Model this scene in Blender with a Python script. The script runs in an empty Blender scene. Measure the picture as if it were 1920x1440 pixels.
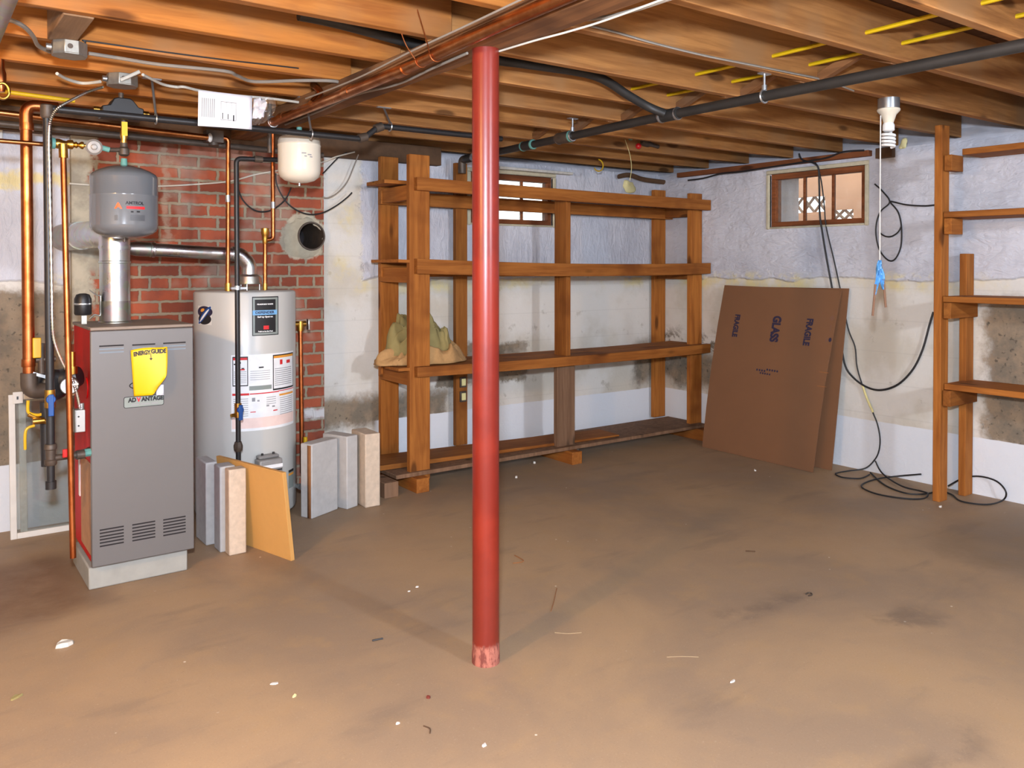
import bpy, bmesh, math, random
from mathutils import Vector, Matrix, noise
random.seed(7)
R = math.radians
sc = bpy.context.scene
COL = sc.collection

# ------------------------------------------------------------------ camera
CAM_H, YAW, PITCH, FPX, CYP = 1.33, R(36.02), R(0.737), 1562.5, 518.5
FW = Vector((math.sin(YAW)*math.cos(PITCH), math.cos(YAW)*math.cos(PITCH), -math.sin(PITCH)))
RT = Vector((math.cos(YAW), -math.sin(YAW), 0)); UP = RT.cross(FW); EYE = Vector((0, 0, CAM_H))
cd = bpy.data.cameras.new('camera'); cam = bpy.data.objects.new('camera', cd); COL.objects.link(cam)
cam.matrix_world = Matrix((RT, UP, -FW)).transposed().to_4x4(); cam.location = EYE
cd.sensor_width = 36; cd.lens = FPX/1920*36; cd.shift_y = -(720-CYP)/1920; cd.clip_start = .02
sc.camera = cam
def ray(x, y): return FW + RT*((x-960)/FPX) - UP*((y-CYP)/FPX)
def onX(x, y, X): d = ray(x, y); return EYE + d*(X/d.x)      # point of a known plane seen at a measured pixel
def onY(x, y, Y): d = ray(x, y); return EYE + d*(Y/d.y)
def onZ(x, y, Z): d = ray(x, y); return EYE + d*((Z-CAM_H)/d.z)

# ------------------------------------------------------------------ materials
def lin(c): return tuple(((v/255)/12.92 if v/255 <= .04045 else ((v/255+.055)/1.055)**2.4) for v in c)
class NT:
    def __init__(s, name):
        s.m = bpy.data.materials.new(name); s.m.use_nodes = True; s.t = s.m.node_tree
        s.b = s.t.nodes['Principled BSDF']; s.out = s.t.nodes['Material Output']
    def n(s, ty, **kw):
        nd = s.t.nodes.new(ty)
        for k, v in kw.items():
            if k.startswith('_'): setattr(nd, k[1:], v)
            else: s.set(nd, k, v)
        return nd
    def set(s, nd, k, v):
        k = int(k[1:]) if k[0] == 'i' and k[1:].isdigit() else k.replace('__', ' ')
        sock = nd.inputs[k]
        if isinstance(v, bpy.types.NodeSocket): s.t.links.new(v, sock)
        elif isinstance(v, (tuple, list)) and sock.type == 'RGBA': sock.default_value = (*v[:3], 1)
        else: sock.default_value = v
    def math(s, op, a, b=0.0, c=None, clamp=False):
        nd = s.n('ShaderNodeMath', _operation=op, _use_clamp=clamp); s.set(nd, 'i0', a); s.set(nd, 'i1', b)
        if c is not None: s.set(nd, 'i2', c)
        return nd.outputs[0]
    def mix(s, f, a, b, mode='MIX'):
        nd = s.n('ShaderNodeMix', _data_type='RGBA', _blend_type=mode); s.set(nd, 'i0', f); s.set(nd, 'i6', a); s.set(nd, 'i7', b); return nd.outputs[2]
    def coords(s, kind='Object', scale=(1, 1, 1), rot=(0, 0, 0)):
        if kind == 'World': o = s.n('ShaderNodeNewGeometry').outputs['Position']
        else: o = s.n('ShaderNodeTexCoord').outputs[kind]
        mp = s.n('ShaderNodeMapping', Vector=o, Scale=scale, Rotation=rot); return mp.outputs[0]
    def noise(s, vec, scale, detail=4, rough=.55, dist=0.0):
        return s.n('ShaderNodeTexNoise', Vector=vec, Scale=scale, Detail=detail, Roughness=rough, Distortion=dist).outputs[0]
    def ramp(s, f, stops):
        nd = s.n('ShaderNodeValToRGB', Fac=f); cr = nd.color_ramp
        while len(cr.elements) < len(stops): cr.elements.new(.5)
        for e, (p, c) in zip(cr.elements, stops): e.position = p; e.color = (*c[:3], 1) if not isinstance(c, (int, float)) else (c, c, c, 1)
        return nd.outputs[0]
    def ss(s, v, a, b):       # smoothstep from a to b
        nd = s.n('ShaderNodeMapRange', _interpolation_type='SMOOTHSTEP'); s.set(nd, 'i0', v); s.set(nd, 'i1', a); s.set(nd, 'i2', b); return nd.outputs[0]
    def boxmask(s, u, v, u0, u1, v0, v1, e=.03):
        m = s.math('MULTIPLY', s.ss(u, u0-e, u0+e), s.ss(u, u1+e, u1-e))
        return s.math('MULTIPLY', m, s.math('MULTIPLY', s.ss(v, v0-e, v0+e), s.ss(v, v1+e, v1-e)))
    def bump(s, h, strength=.3, dist=.01):
        s.t.links.new(s.n('ShaderNodeBump', Height=h, Strength=strength, Distance=dist).outputs[0], s.b.inputs['Normal'])
    def pr(s, **kw):
        for k, v in kw.items(): s.set(s.b, k, v)
        return s.m

def plain(name, rgb, rough=.5, metal=0.0, var=.12, scale=18, bump=0.0, spec=.5, rough_var=0):
    t = NT(name); c = lin(rgb)
    f = t.noise(t.coords(), scale, 5)
    col = t.mix(f, tuple(x*(1-var*1.6) for x in c), tuple(min(1, x*(1+var*1.2)) for x in c))
    t.pr(Base__Color=col, Roughness=rough, Metallic=metal, Specular__IOR__Level=spec)
    if rough_var: t.pr(Roughness=t.math('MULTIPLY_ADD', f, rough_var, rough-rough_var/2))
    if bump: t.bump(f, bump, .004)
    return t.m

def wood(name, light, dark, axis='X', rough=.75, knots=True, dust=0.0, rnd=.35):
    t = NT(name); L, D = lin(light), lin(dark)
    a = {'X': (.9, 14, 14), 'Y': (14, .9, 14), 'Z': (14, 14, .9)}[axis]
    oi = t.n('ShaderNodeObjectInfo').outputs['Random']
    tc = t.n('ShaderNodeTexCoord').outputs['Object']
    off = t.n('ShaderNodeVectorMath', _operation='ADD'); t.set(off, 'i0', tc)
    cmb = t.n('ShaderNodeCombineXYZ', X=t.math('MULTIPLY', oi, 37.), Y=t.math('MULTIPLY', oi, 91.), Z=t.math('MULTIPLY', oi, 53.)); t.set(off, 'i1', cmb.outputs[0])
    v = t.n('ShaderNodeMapping', Vector=off.outputs[0], Scale=a).outputs[0]
    f = t.noise(v, 2.2, 6, .6, .8)
    col = t.ramp(f, [(.25, D), (.45, tuple((p+q)/2 for p, q in zip(L, D))), (.62, L), (.8, tuple(p*.75+q*.25 for p, q in zip(L, D)))])
    fine = t.noise(v, 11, 3)
    col = t.mix(t.math('MULTIPLY', fine, .35), col, tuple(x*.45 for x in D))
    big = t.noise(off.outputs[0], 2.6, 3)
    col = t.mix(t.ss(big, .5, .75), col, tuple(x*.8 for x in D), 'MIX') if dust == 0 else t.mix(t.ss(big, .45, .7), col, tuple(p*.55+q for p, q in zip(L, lin((70, 62, 52)))))
    if knots:
        kv = t.n('ShaderNodeMapping', Vector=off.outputs[0], Scale={'X': (1.6, 5, 5), 'Y': (5, 1.6, 5), 'Z': (5, 5, 1.6)}[axis]).outputs[0]
        vo = t.n('ShaderNodeTexVoronoi', Vector=kv, Scale=1.3); k = t.ss(vo.outputs['Distance'], .17, .08)
        col = t.mix(t.math('MULTIPLY', k, .8), col, tuple(x*.3 for x in D))
    col = t.mix(1.0, col, t.n('ShaderNodeCombineColor', Red=t.math('MULTIPLY_ADD', oi, rnd, 1-rnd/2), Green=t.math('MULTIPLY_ADD', oi, rnd, 1-rnd/2), Blue=t.math('MULTIPLY_ADD', oi, rnd, 1-rnd/2)).outputs[0], 'MULTIPLY')
    t.pr(Base__Color=col, Roughness=rough, Specular__IOR__Level=.25); t.bump(f, .25, .003)
    return t.m

def wall_mat(name, axis):     # whitewashed block below, sprayed and painted foam above, bare concrete patches, white paint along the floor
    t = NT(name); P = t.n('ShaderNodeNewGeometry').outputs['Position']; sp = t.n('ShaderNodeSeparateXYZ', Vector=P)
    u0 = sp.outputs['X' if axis == 'Y' else 'Y']; z0 = sp.outputs['Z']
    n1 = t.noise(P, 2.2, 5); n2 = t.noise(P, 9, 5, .65); n3 = t.noise(P, 40, 4)
    u = t.math('ADD', u0, t.math('MULTIPLY_ADD', n2, .22, -.11)); z = t.math('ADD', z0, t.math('ADD', t.math('MULTIPLY_ADD', n2, .13, -.065), t.math('MULTIPLY_ADD', n3, .05, -.025)))
    # whitewash
    col = t.mix(t.ss(n1, .42, .62), lin((222, 218, 210)), lin((205, 198, 184)))
    col = t.mix(t.math('MULTIPLY', t.ss(n2, .62, .72), .55), col, lin((168, 160, 145)))
    # block joints showing faintly through the paint
    jz = t.math('PINGPONG', t.math('ADD', z0, .03), .1015); jl = t.ss(jz, .006, .0)
    col = t.mix(t.math('MULTIPLY', jl, .13), col, lin((150, 146, 138)))
    # bare concrete
    conc = t.mix(t.ss(n2, .35, .65), lin((150, 132, 110)), lin((122, 112, 98)))
    conc = t.mix(t.ss(n3, .58, .7), conc, lin((96, 88, 76)))
    conc = t.mix(t.ss(n1, .56, .66), conc, lin((176, 168, 156)))
    if axis == 'Y':
        m = t.math('MAXIMUM', t.boxmask(u, z, 2.0, 3.0, .3, .50, .05), t.boxmask(u, z, 2.9, 3.67, .5, .78, .02))
        m = t.math('MAXIMUM', m, t.boxmask(u, z, 4.75, 5.2, .34, .72, .06))
        m = t.math('MAXIMUM', m, t.boxmask(u, z, -2, .8, .3, 1.21, .03))
    else:
        m = t.math('MAXIMUM', t.boxmask(u, z, 4.25, 5, .36, .66, .07), t.boxmask(u, z, -3, 2.28, .3, 1.14, .05))
        m = t.math('MAXIMUM', m, t.math('MULTIPLY', t.boxmask(u, z, 4.2, 5, .62, .82, .06), t.ss(n2, .5, .62)))
    col = t.mix(m, col, conc)
    # sprayed foam band under lavender-grey paint
    zf = t.math('ADD', z0, t.math('MULTIPLY_ADD', n1, .16, -.08))
    fm = t.ss(zf, 1.235, 1.25); edge = t.boxmask(u, zf, -9, 9, 1.17, 1.26, .035)
    if axis == 'Y':
        side = t.math('MAXIMUM', t.ss(t.math('ADD', u0, t.math('MULTIPLY_ADD', n2, .12, -.06)), 2.33, 2.36), t.ss(u0, 1.2, 1.1)); fm = t.math('MULTIPLY', fm, side)
        edge = t.math('MAXIMUM', t.math('MULTIPLY', edge, t.ss(u0, 2.2, 2.4)), t.boxmask(t.math('ADD', u, t.math('MULTIPLY_ADD', z0, .0, 0)), z0, 2.2, 2.29, 1.25, 1.72, .05))
        edge = t.math('MAXIMUM', edge, t.boxmask(u, zf, -2, .6, 1.74, 1.82, .02))
    yel = t.math('MULTIPLY', t.math('MULTIPLY', edge, t.ss(n2, .34, .62)), t.ss(n1, .36, .6))
    col = t.mix(t.math('MULTIPLY', yel, .75), col, lin((226, 208, 140)))
    foam = t.mix(t.ss(n1, .4, .65), lin((208, 209, 217)), lin((190, 191, 200)))
    foam = t.mix(t.math('MULTIPLY', t.ss(n2, .62, .74), .4), foam, lin((206, 204, 206)))
    if axis == 'Y': foam = t.mix(t.math('MULTIPLY', t.boxmask(u, z, -3, .9, 1.74, 1.8, .02), .8), foam, lin((226, 208, 140)))
    foam = t.mix(t.math('MULTIPLY', t.boxmask(u, z, -9, 9, 1.245, 1.29, .03), t.math('MULTIPLY', t.ss(n2, .45, .65), t.ss(n1, .4, .6))), foam, lin((222, 212, 172)))
    col = t.mix(fm, col, foam)
    # fresh white paint along the floor
    wb = t.ss(t.math('ADD', z0, t.math('MULTIPLY_ADD', n2, .012, -.006)), .335, .33)
    if axis == 'Y': wb = t.math('MULTIPLY', wb, t.math('MAXIMUM', t.ss(u0, 2.42, 2.46), t.ss(u0, .9, .8)))
    col = t.mix(wb, col, lin((224, 227, 232)))
    t.pr(Base__Color=col, Roughness=.85, Specular__IOR__Level=.25)
    ripv = t.n('ShaderNodeMapping', Vector=P, Scale=(1, 1, .35) if axis == 'Y' else (1, .45, 1.4)).outputs[0]
    rip = t.noise(ripv, 16, 5, .6, 1.6); lum = t.noise(P, 5, 3)
    h = t.math('ADD', t.math('MULTIPLY', t.math('MULTIPLY', t.math('ADD', rip, t.math('MULTIPLY', lum, 1.5)), fm), .8), t.math('MULTIPLY', t.math('ADD', n3, n2), .16))
    h = t.math('ADD', h, t.math('MULTIPLY', fm, .22))
    h = t.math('SUBTRACT', h, t.math('MULTIPLY', m, .12))
    t.bump(h, .55, .035)
    return t.m

def brick_mat():
    t = NT('old_red_brick'); P = t.n('ShaderNodeNewGeometry').outputs['Position']; sp = t.n('ShaderNodeSeparateXYZ', Vector=P)
    nb = t.noise(P, 30, 3); nm = t.noise(P, 7, 5, .6); nl = t.noise(P, 3, 3)
    side = t.math('ADD', sp.outputs['X'], sp.outputs['Y'])
    v = t.n('ShaderNodeCombineXYZ', X=t.math('ADD', side, t.math('MULTIPLY_ADD', nb, .02, 0)), Y=t.math('ADD', sp.outputs['Z'], t.math('MULTIPLY_ADD', nb, .016, 0))).outputs[0]
    bt = t.n('ShaderNodeTexBrick', Vector=v, Color1=lin((170, 88, 62)), Color2=lin((124, 66, 50)), Mortar=lin((152, 140, 118)), Scale=1.0, Mortar__Size=.0095, Mortar__Smooth=.45, Bias=-.1, Brick__Width=.208, Row__Height=.0672)
    bt.squash = .5; bt.squash_frequency = 6
    col = t.mix(t.math('MULTIPLY', t.ss(nm, .5, .75), .55), bt.outputs[0], lin((186, 100, 70)))
    col = t.mix(t.math('MULTIPLY', t.ss(nm, .46, .3), .45), col, lin((118, 68, 58)))
    col = t.mix(t.math('MULTIPLY', t.ss(nl, .54, .68), .4), col, lin((182, 170, 152)))
    # grey mortar smeared round the flue openings and up one seam
    n2 = t.noise(P, 11, 5, .65); x = t.math('ADD', sp.outputs['X'], t.math('MULTIPLY_ADD', n2, .16, -.08)); z = t.math('ADD', sp.outputs['Z'], t.math('MULTIPLY_ADD', nm, .16, -.08))
    d = t.math('SQRT', t.math('ADD', t.math('POWER', t.math('SUBTRACT', x, 1.93), 2.), t.math('POWER', t.math('SUBTRACT', z, 1.50), 2.)))
    m = t.math('MAXIMUM', t.ss(d, .155, .135), t.boxmask(x, z, .4, .93, 1.30, 1.63, .04))
    m = t.math('MAXIMUM', m, t.boxmask(x, z, .4, .79, 1.0, 2.4, .015))
    gr = t.mix(t.ss(nm, .35, .65), lin((190, 180, 158)), lin((150, 142, 126)))
    col = t.mix(m, col, gr)
    seam = t.math('MULTIPLY', t.boxmask(x, sp.outputs['Z'], 1.13, 1.17, 1.45, 2.0, .015), .5)
    col = t.mix(seam, col, lin((176, 164, 144)))
    wt = t.boxmask(x, z, 1.93, 2.3, .39, .46, .02); col = t.mix(wt, col, lin((214, 210, 208)))
    t.pr(Base__Color=col, Roughness=.88, Specular__IOR__Level=.2)
    h = t.math('ADD', t.math('MULTIPLY', t.math('MULTIPLY', bt.outputs['Fac'], t.math('SUBTRACT', 1., m)), -1.), t.math('MULTIPLY', nb, .5)); t.bump(h, .6, .008)
    return t.m

def floor_mat():
    t = NT('stained_concrete_floor'); P = t.n('ShaderNodeNewGeometry').outputs['Position']
    a = t.noise(P, 1.1, 5, .6, .4); b = t.noise(P, 4.5, 6, .65); c = t.noise(P, 60, 4, .7); d = t.noise(t.n('ShaderNodeMapping', Vector=P, Scale=(1, 3.2, 1), Rotation=(0, 0, R(-28))).outputs[0], 1.7, 5, .6)
    col = t.mix(t.ss(a, .35, .65), lin((172, 142, 109)), lin((152, 128, 104)))
    col = t.mix(t.math('MULTIPLY', t.ss(b, .5, .72), .5), col, lin((174, 142, 104)))
    col = t.mix(t.math('MULTIPLY', t.ss(d, .56, .7), .32), col, lin((120, 104, 90)))
    col = t.mix(t.math('MULTIPLY', t.ss(b, .42, .27), .3), col, lin((136, 118, 102)))
    col = t.mix(t.math('MULTIPLY', t.ss(c, .63, .72), .22), col, lin((206, 190, 166)))
    col = t.mix(t.math('MULTIPLY', t.ss(c, .36, .3), .25), col, lin((104, 88, 74)))
    g = t.noise(P, 170, 3, .7); col = t.mix(t.math('MULTIPLY', t.ss(g, .42, .3), .3), col, lin((110, 92, 76))); col = t.mix(t.math('MULTIPLY', t.ss(g, .6, .72), .28), col, lin((208, 190, 160)))
    vo = t.n('ShaderNodeTexVoronoi', Vector=P, Scale=9.0, Randomness=1.0).outputs['Distance']; col = t.mix(t.math('MULTIPLY', t.ss(vo, .05, .03), t.ss(b, .5, .56)), col, lin((222, 210, 190)))
    sp = t.n('ShaderNodeSeparateXYZ', Vector=P); x = t.math('ADD', sp.outputs['X'], t.math('MULTIPLY_ADD', b, .5, -.25)); y = t.math('ADD', sp.outputs['Y'], t.math('MULTIPLY_ADD', a, .5, -.25))
    rust = t.boxmask(x, y, .1, .64, 3.55, 4.3, .12); col = t.mix(t.math('MULTIPLY', rust, t.math('MULTIPLY_ADD', b, 1.0, .1)), col, lin((98, 68, 50)))
    drk = t.boxmask(x, y, 3.9, 5.2, 1.45, 2.05, .16); col = t.mix(t.math('MULTIPLY', drk, .38), col, lin((92, 82, 72)))
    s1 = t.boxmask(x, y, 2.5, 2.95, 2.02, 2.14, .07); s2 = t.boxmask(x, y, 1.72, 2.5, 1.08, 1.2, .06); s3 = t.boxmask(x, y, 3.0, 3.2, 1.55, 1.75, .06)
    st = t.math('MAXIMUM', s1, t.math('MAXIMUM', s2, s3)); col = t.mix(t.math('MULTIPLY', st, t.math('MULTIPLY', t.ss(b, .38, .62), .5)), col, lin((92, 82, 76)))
    t.pr(Base__Color=col, Roughness=t.math('MULTIPLY_ADD', b, .3, .42), Specular__IOR__Level=.3); t.bump(t.math('ADD', t.math('MULTIPLY', c, .4), b), .12, .01)
    return t.m

def column_mat():
    t = NT('scuffed_red_paint'); P = t.n('ShaderNodeNewGeometry').outputs['Position']; sp = t.n('ShaderNodeSeparateXYZ', Vector=P)
    a = t.noise(P, 6, 4); b = t.noise(t.n('ShaderNodeMapping', Vector=P, Scale=(1, 1, .3)).outputs[0], 70, 5, .7)
    col = t.mix(t.ss(a, .35, .65), lin((132, 36, 20)), lin((116, 28, 16)))
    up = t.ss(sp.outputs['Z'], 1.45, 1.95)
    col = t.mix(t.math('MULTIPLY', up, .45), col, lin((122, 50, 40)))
    thr = t.math('SUBTRACT', .74, t.math('MULTIPLY', t.ss(sp.outputs['Z'], .35, .0), .08))
    col = t.mix(t.math('MULTIPLY', t.ss(b, thr, t.math('ADD', thr, .05)), .7), col, lin((206, 160, 140)))
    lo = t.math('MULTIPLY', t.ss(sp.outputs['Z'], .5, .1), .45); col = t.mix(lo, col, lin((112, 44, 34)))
    z = t.math('ADD', sp.outputs['Z'], t.math('MULTIPLY_ADD', b, .08, -.04)); base = t.ss(z, .075, .06)
    col = t.mix(base, col, t.mix(t.ss(b, .4, .55), lin((116, 56, 46)), lin((172, 104, 86))))
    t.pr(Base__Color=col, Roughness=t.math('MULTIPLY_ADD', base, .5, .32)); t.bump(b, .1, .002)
    return t.m

def galv(name, rgb, rough=.28):
    t = NT(name); f = t.n('ShaderNodeTexVoronoi', Vector=t.coords(), Scale=30).outputs['Color']; g = t.noise(t.coords(), 12, 4)
    c = lin(rgb); col = t.mix(g, tuple(x*.75 for x in c), tuple(min(1, x*1.15) for x in c)); col = t.mix(.12, col, f, 'OVERLAY')
    t.pr(Base__Color=col, Metallic=1.0, Roughness=t.math('MULTIPLY_ADD', g, .25, rough-.1)); return t.m

def copper(name, rgb=(196, 118, 70), rough=.3):
    t = NT(name); g = t.noise(t.coords(), 9, 5, .6); c = lin(rgb)
    col = t.mix(t.ss(g, .35, .65), c, tuple(x*y for x, y in zip(c, (.62, .5, .42)))); t.pr(Base__Color=col, Metallic=1.0, Roughness=t.math('MULTIPLY_ADD', g, .3, rough-.1)); return t.m

def glass(name, haze=.12, tint=(235, 240, 240), rough=.05):
    t = NT(name); t.t.nodes.remove(t.b)
    tr = t.n('ShaderNodeBsdfTransparent', Color=lin(tint)); gl = t.n('ShaderNodeBsdfGlossy', Roughness=rough); df = t.n('ShaderNodeBsdfDiffuse', Color=lin((200, 196, 188)))
    m1 = t.n('ShaderNodeMixShader', Fac=haze); t.set(m1, 'i1', tr.outputs[0]); t.set(m1, 'i2', df.outputs[0])
    m2 = t.n('ShaderNodeMixShader', Fac=.07); t.set(m2, 'i1', m1.outputs[0]); t.set(m2, 'i2', gl.outputs[0])
    t.t.links.new(m2.outputs[0], t.out.inputs[0]); return t.m

M = {}
M['floor'] = floor_mat(); M['wall_y'] = wall_mat('back_wall_paint', 'Y'); M['wall_x'] = wall_mat('side_wall_paint', 'X'); M['brick'] = brick_mat(); M['red_col'] = column_mat()
M['joist'] = wood('joist_timber', (200, 140, 80), (144, 92, 50), 'X', dust=1)
M['joist_l'] = wood('orange_joist_timber', (196, 126, 58), (146, 84, 36), 'X', dust=1)
M['beam'] = wood('beam_timber', (150, 104, 66), (96, 64, 42), 'Y', knots=False)
M['sub'] = wood('subfloor_boards', (92, 60, 38), (60, 38, 24), 'Y', knots=False)
M['block_w'] = wood('blocking_timber', (148, 118, 90), (110, 84, 62), 'Y')
for ax in 'XYZ': M['pine_'+ax] = wood('shelf_pine_'+ax, (180, 112, 48), (134, 74, 26), ax)
M['brace'] = wood('brace_timber', (150, 102, 62), (108, 70, 40), 'Y', dust=1)
M['pine_old'] = wood('aged_pine', (146, 112, 86), (110, 80, 58), 'Z')
M['trimwood'] = wood('window_timber', (150, 88, 50), (104, 58, 32), 'X'); M['trimwood_y'] = wood('window_timber_side', (150, 88, 50), (104, 58, 32), 'Y')
M['copper'] = copper('aged_copper'); M['copper_d'] = copper('tarnished_copper', (196, 134, 84), .28); M['brass'] = copper('brass', (214, 170, 84), .28)
M['iron'] = plain('black_iron', (36, 35, 36), .42, 0, .3, 30, .15); M['iron_b'] = plain('weathered_iron', (84, 72, 62), .5, .3, .3, 30, .2)
M['pvc'] = plain('dark_pipe', (44, 42, 40), .5, 0, .3, 14); M['black'] = plain('black_plastic', (26, 25, 26), .45); M['rubber'] = plain('black_cable', (34, 34, 36), .55)
M['galv'] = galv('galvanized_steel', (206, 206, 206)); M['galv_d'] = galv('dull_galvanized', (176, 170, 160), .42); M['steel'] = plain('steel_box', (170, 166, 156), .42, .75, .25, 40); M['zinc'] = plain('zinc', (196, 200, 202), .3, .9)
M['red'] = plain('boiler_red', (200, 10, 10), .5, 0, .08, 6, spec=.15); M['grey'] = plain('boiler_grey', (112, 109, 107), .4, .2, .04, 4); M['grey_top'] = plain('dusty_grey', (142, 126, 112), .6, .1, .15, 9)
M['heater'] = plain('heater_enamel', (196, 194, 188), .34, 0, .03, 3); M['tank'] = plain('tank_grey', (104, 107, 111), .16, 0, .03, 4, spec=.8); M['white_tank'] = plain('cream_enamel', (222, 212, 194), .25, 0, .04, 4)
M['white'] = plain('white_paint', (226, 222, 214), .55, 0, .08, 14); M['white_old'] = plain('worn_white_paint', (214, 208, 196), .6, 0, .25, 40, .2); M['cable_w'] = plain('white_cable', (212, 206, 192), .5); M['cable_g'] = plain('grey_cable', (146, 136, 124), .6)
M['paper'] = plain('paper', (238, 236, 240), .7, 0, .02); M['yellow'] = plain('yellow_card', (232, 186, 0), .5, 0, .02, 3); M['yellow_p'] = plain('yellow_jacket', (214, 176, 10), .5); M['cream'] = plain('light_straw', (226, 214, 150), .7)
M['straw'] = plain('dry_straw', (170, 146, 112), .8); M['ink'] = plain('black_ink', (24, 22, 24), .6, 0, .05); M['ink_b'] = plain('navy_ink', (44, 36, 62), .75); M['ink_r'] = plain('red_ink', (212, 40, 44), .6); M['ink_o'] = plain('orange_ink', (236, 160, 60), .6); M['ink_g'] = plain('grey_ink', (150, 150, 152), .7); M['ink_l'] = plain('pale_blue_ink', (120, 176, 222), .6); M['ink_p'] = plain('pink_ink', (244, 214, 204), .7); M['white_ink'] = plain('white_ink', (240, 240, 240), .6)
M['badge'] = plain('badge_grey', (140, 148, 142), .4); M['blue'] = plain('blue_handle', (20, 74, 144), .4); M['orange'] = plain('orange_cable', (232, 92, 26), .5); M['teal'] = plain('verdigris', (96, 150, 140), .6); M['redhand'] = plain('red_handle', (200, 30, 30), .3); M['yelhand'] = plain('yellow_handle', (204, 160, 16), .4)
M['card'] = plain('corrugated_cardboard', (126, 86, 56), .85, 0, .06, 5); M['card_e'] = plain('cardboard_edge', (116, 80, 56), .9, 0, .15, 60)
M['conc'] = plain('concrete_block_grey', (188, 184, 180), .9, 0, .14, 26, .3); M['conc_t'] = plain('concrete_block_tan', (206, 186, 164), .9, 0, .2, 34, .5); M['pad'] = plain('concrete_pad', (158, 156, 148), .9, 0, .12, 16, .3)
M['fibre'] = plain('fibreboard_tan', (218, 164, 92), .7, 0, .03, 30); M['fibre_e'] = plain('fibreboard_edge', (232, 190, 122), .8, 0, .06, 60)
M['rust'] = plain('rust_brown', (150, 98, 56), .9, 0, .25, 30); M['burlap'] = plain('burlap', (184, 142, 92), .95, 0, .15, 60, .5); M['olive'] = plain('olive_canvas', (150, 134, 84), .9, 0, .2, 14, .4)
M['dial_g'] = plain('grey_dial', (150, 144, 138), .4, .2); M['seal'] = plain('dull_foam_seal', (196, 188, 162), .95, 0, .2, 26, .6); M['print_d'] = plain('faint_dark_print', (84, 86, 90), .5); M['flake'] = plain('dark_red_flake', (112, 44, 30), .8); M['mortar'] = plain('old_mortar', (168, 160, 140), .95, 0, .2, 20, .5); M['zinc_p'] = plain('grey_casting', (150, 148, 146), .45, .2); M['card_p'] = plain('faded_print', (126, 88, 66), .9)
M['foam'] = plain('painted_foam', (206, 205, 212), .9, 0, .1, 16, .6); M['foam_y'] = plain('raw_foam', (226, 216, 160), .95, 0, .15, 20, .6); M['dark_wood'] = plain('dark_rotten_wood', (92, 66, 44), .9, 0, .3, 20, .4)
M['well'] = plain('terracotta_panel', (230, 176, 140), .9, 0, .14, 3); M['well_d'] = plain('weathered_post', (150, 122, 102), .9, 0, .2, 8)
M['glass'] = glass('window_glass'); M['bag'] = glass('clear_plastic', .1, (245, 245, 248), .12); M['porc'] = plain('porcelain', (226, 214, 192), .3); M['bulb'] = plain('bulb_white', (240, 240, 238), .3); M['ribbon'] = plain('blue_tape', (90, 160, 236), .4, 0, .35, 60); M['rib_w'] = plain('wood_stick', (134, 100, 78), .8)
M['plywood'] = plain('plywood_panel', (186, 138, 100), .75, 0, .18, 22); M['flex'] = galv('flexible_conduit', (210, 206, 200), .35); M['slot'] = plain('vent_dark', (30, 24, 26), .8); M['slot_l'] = plain('vent_shadow_blue', (120, 132, 142), .6); M['dial'] = plain('gauge_face', (232, 232, 232), .4)

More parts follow.
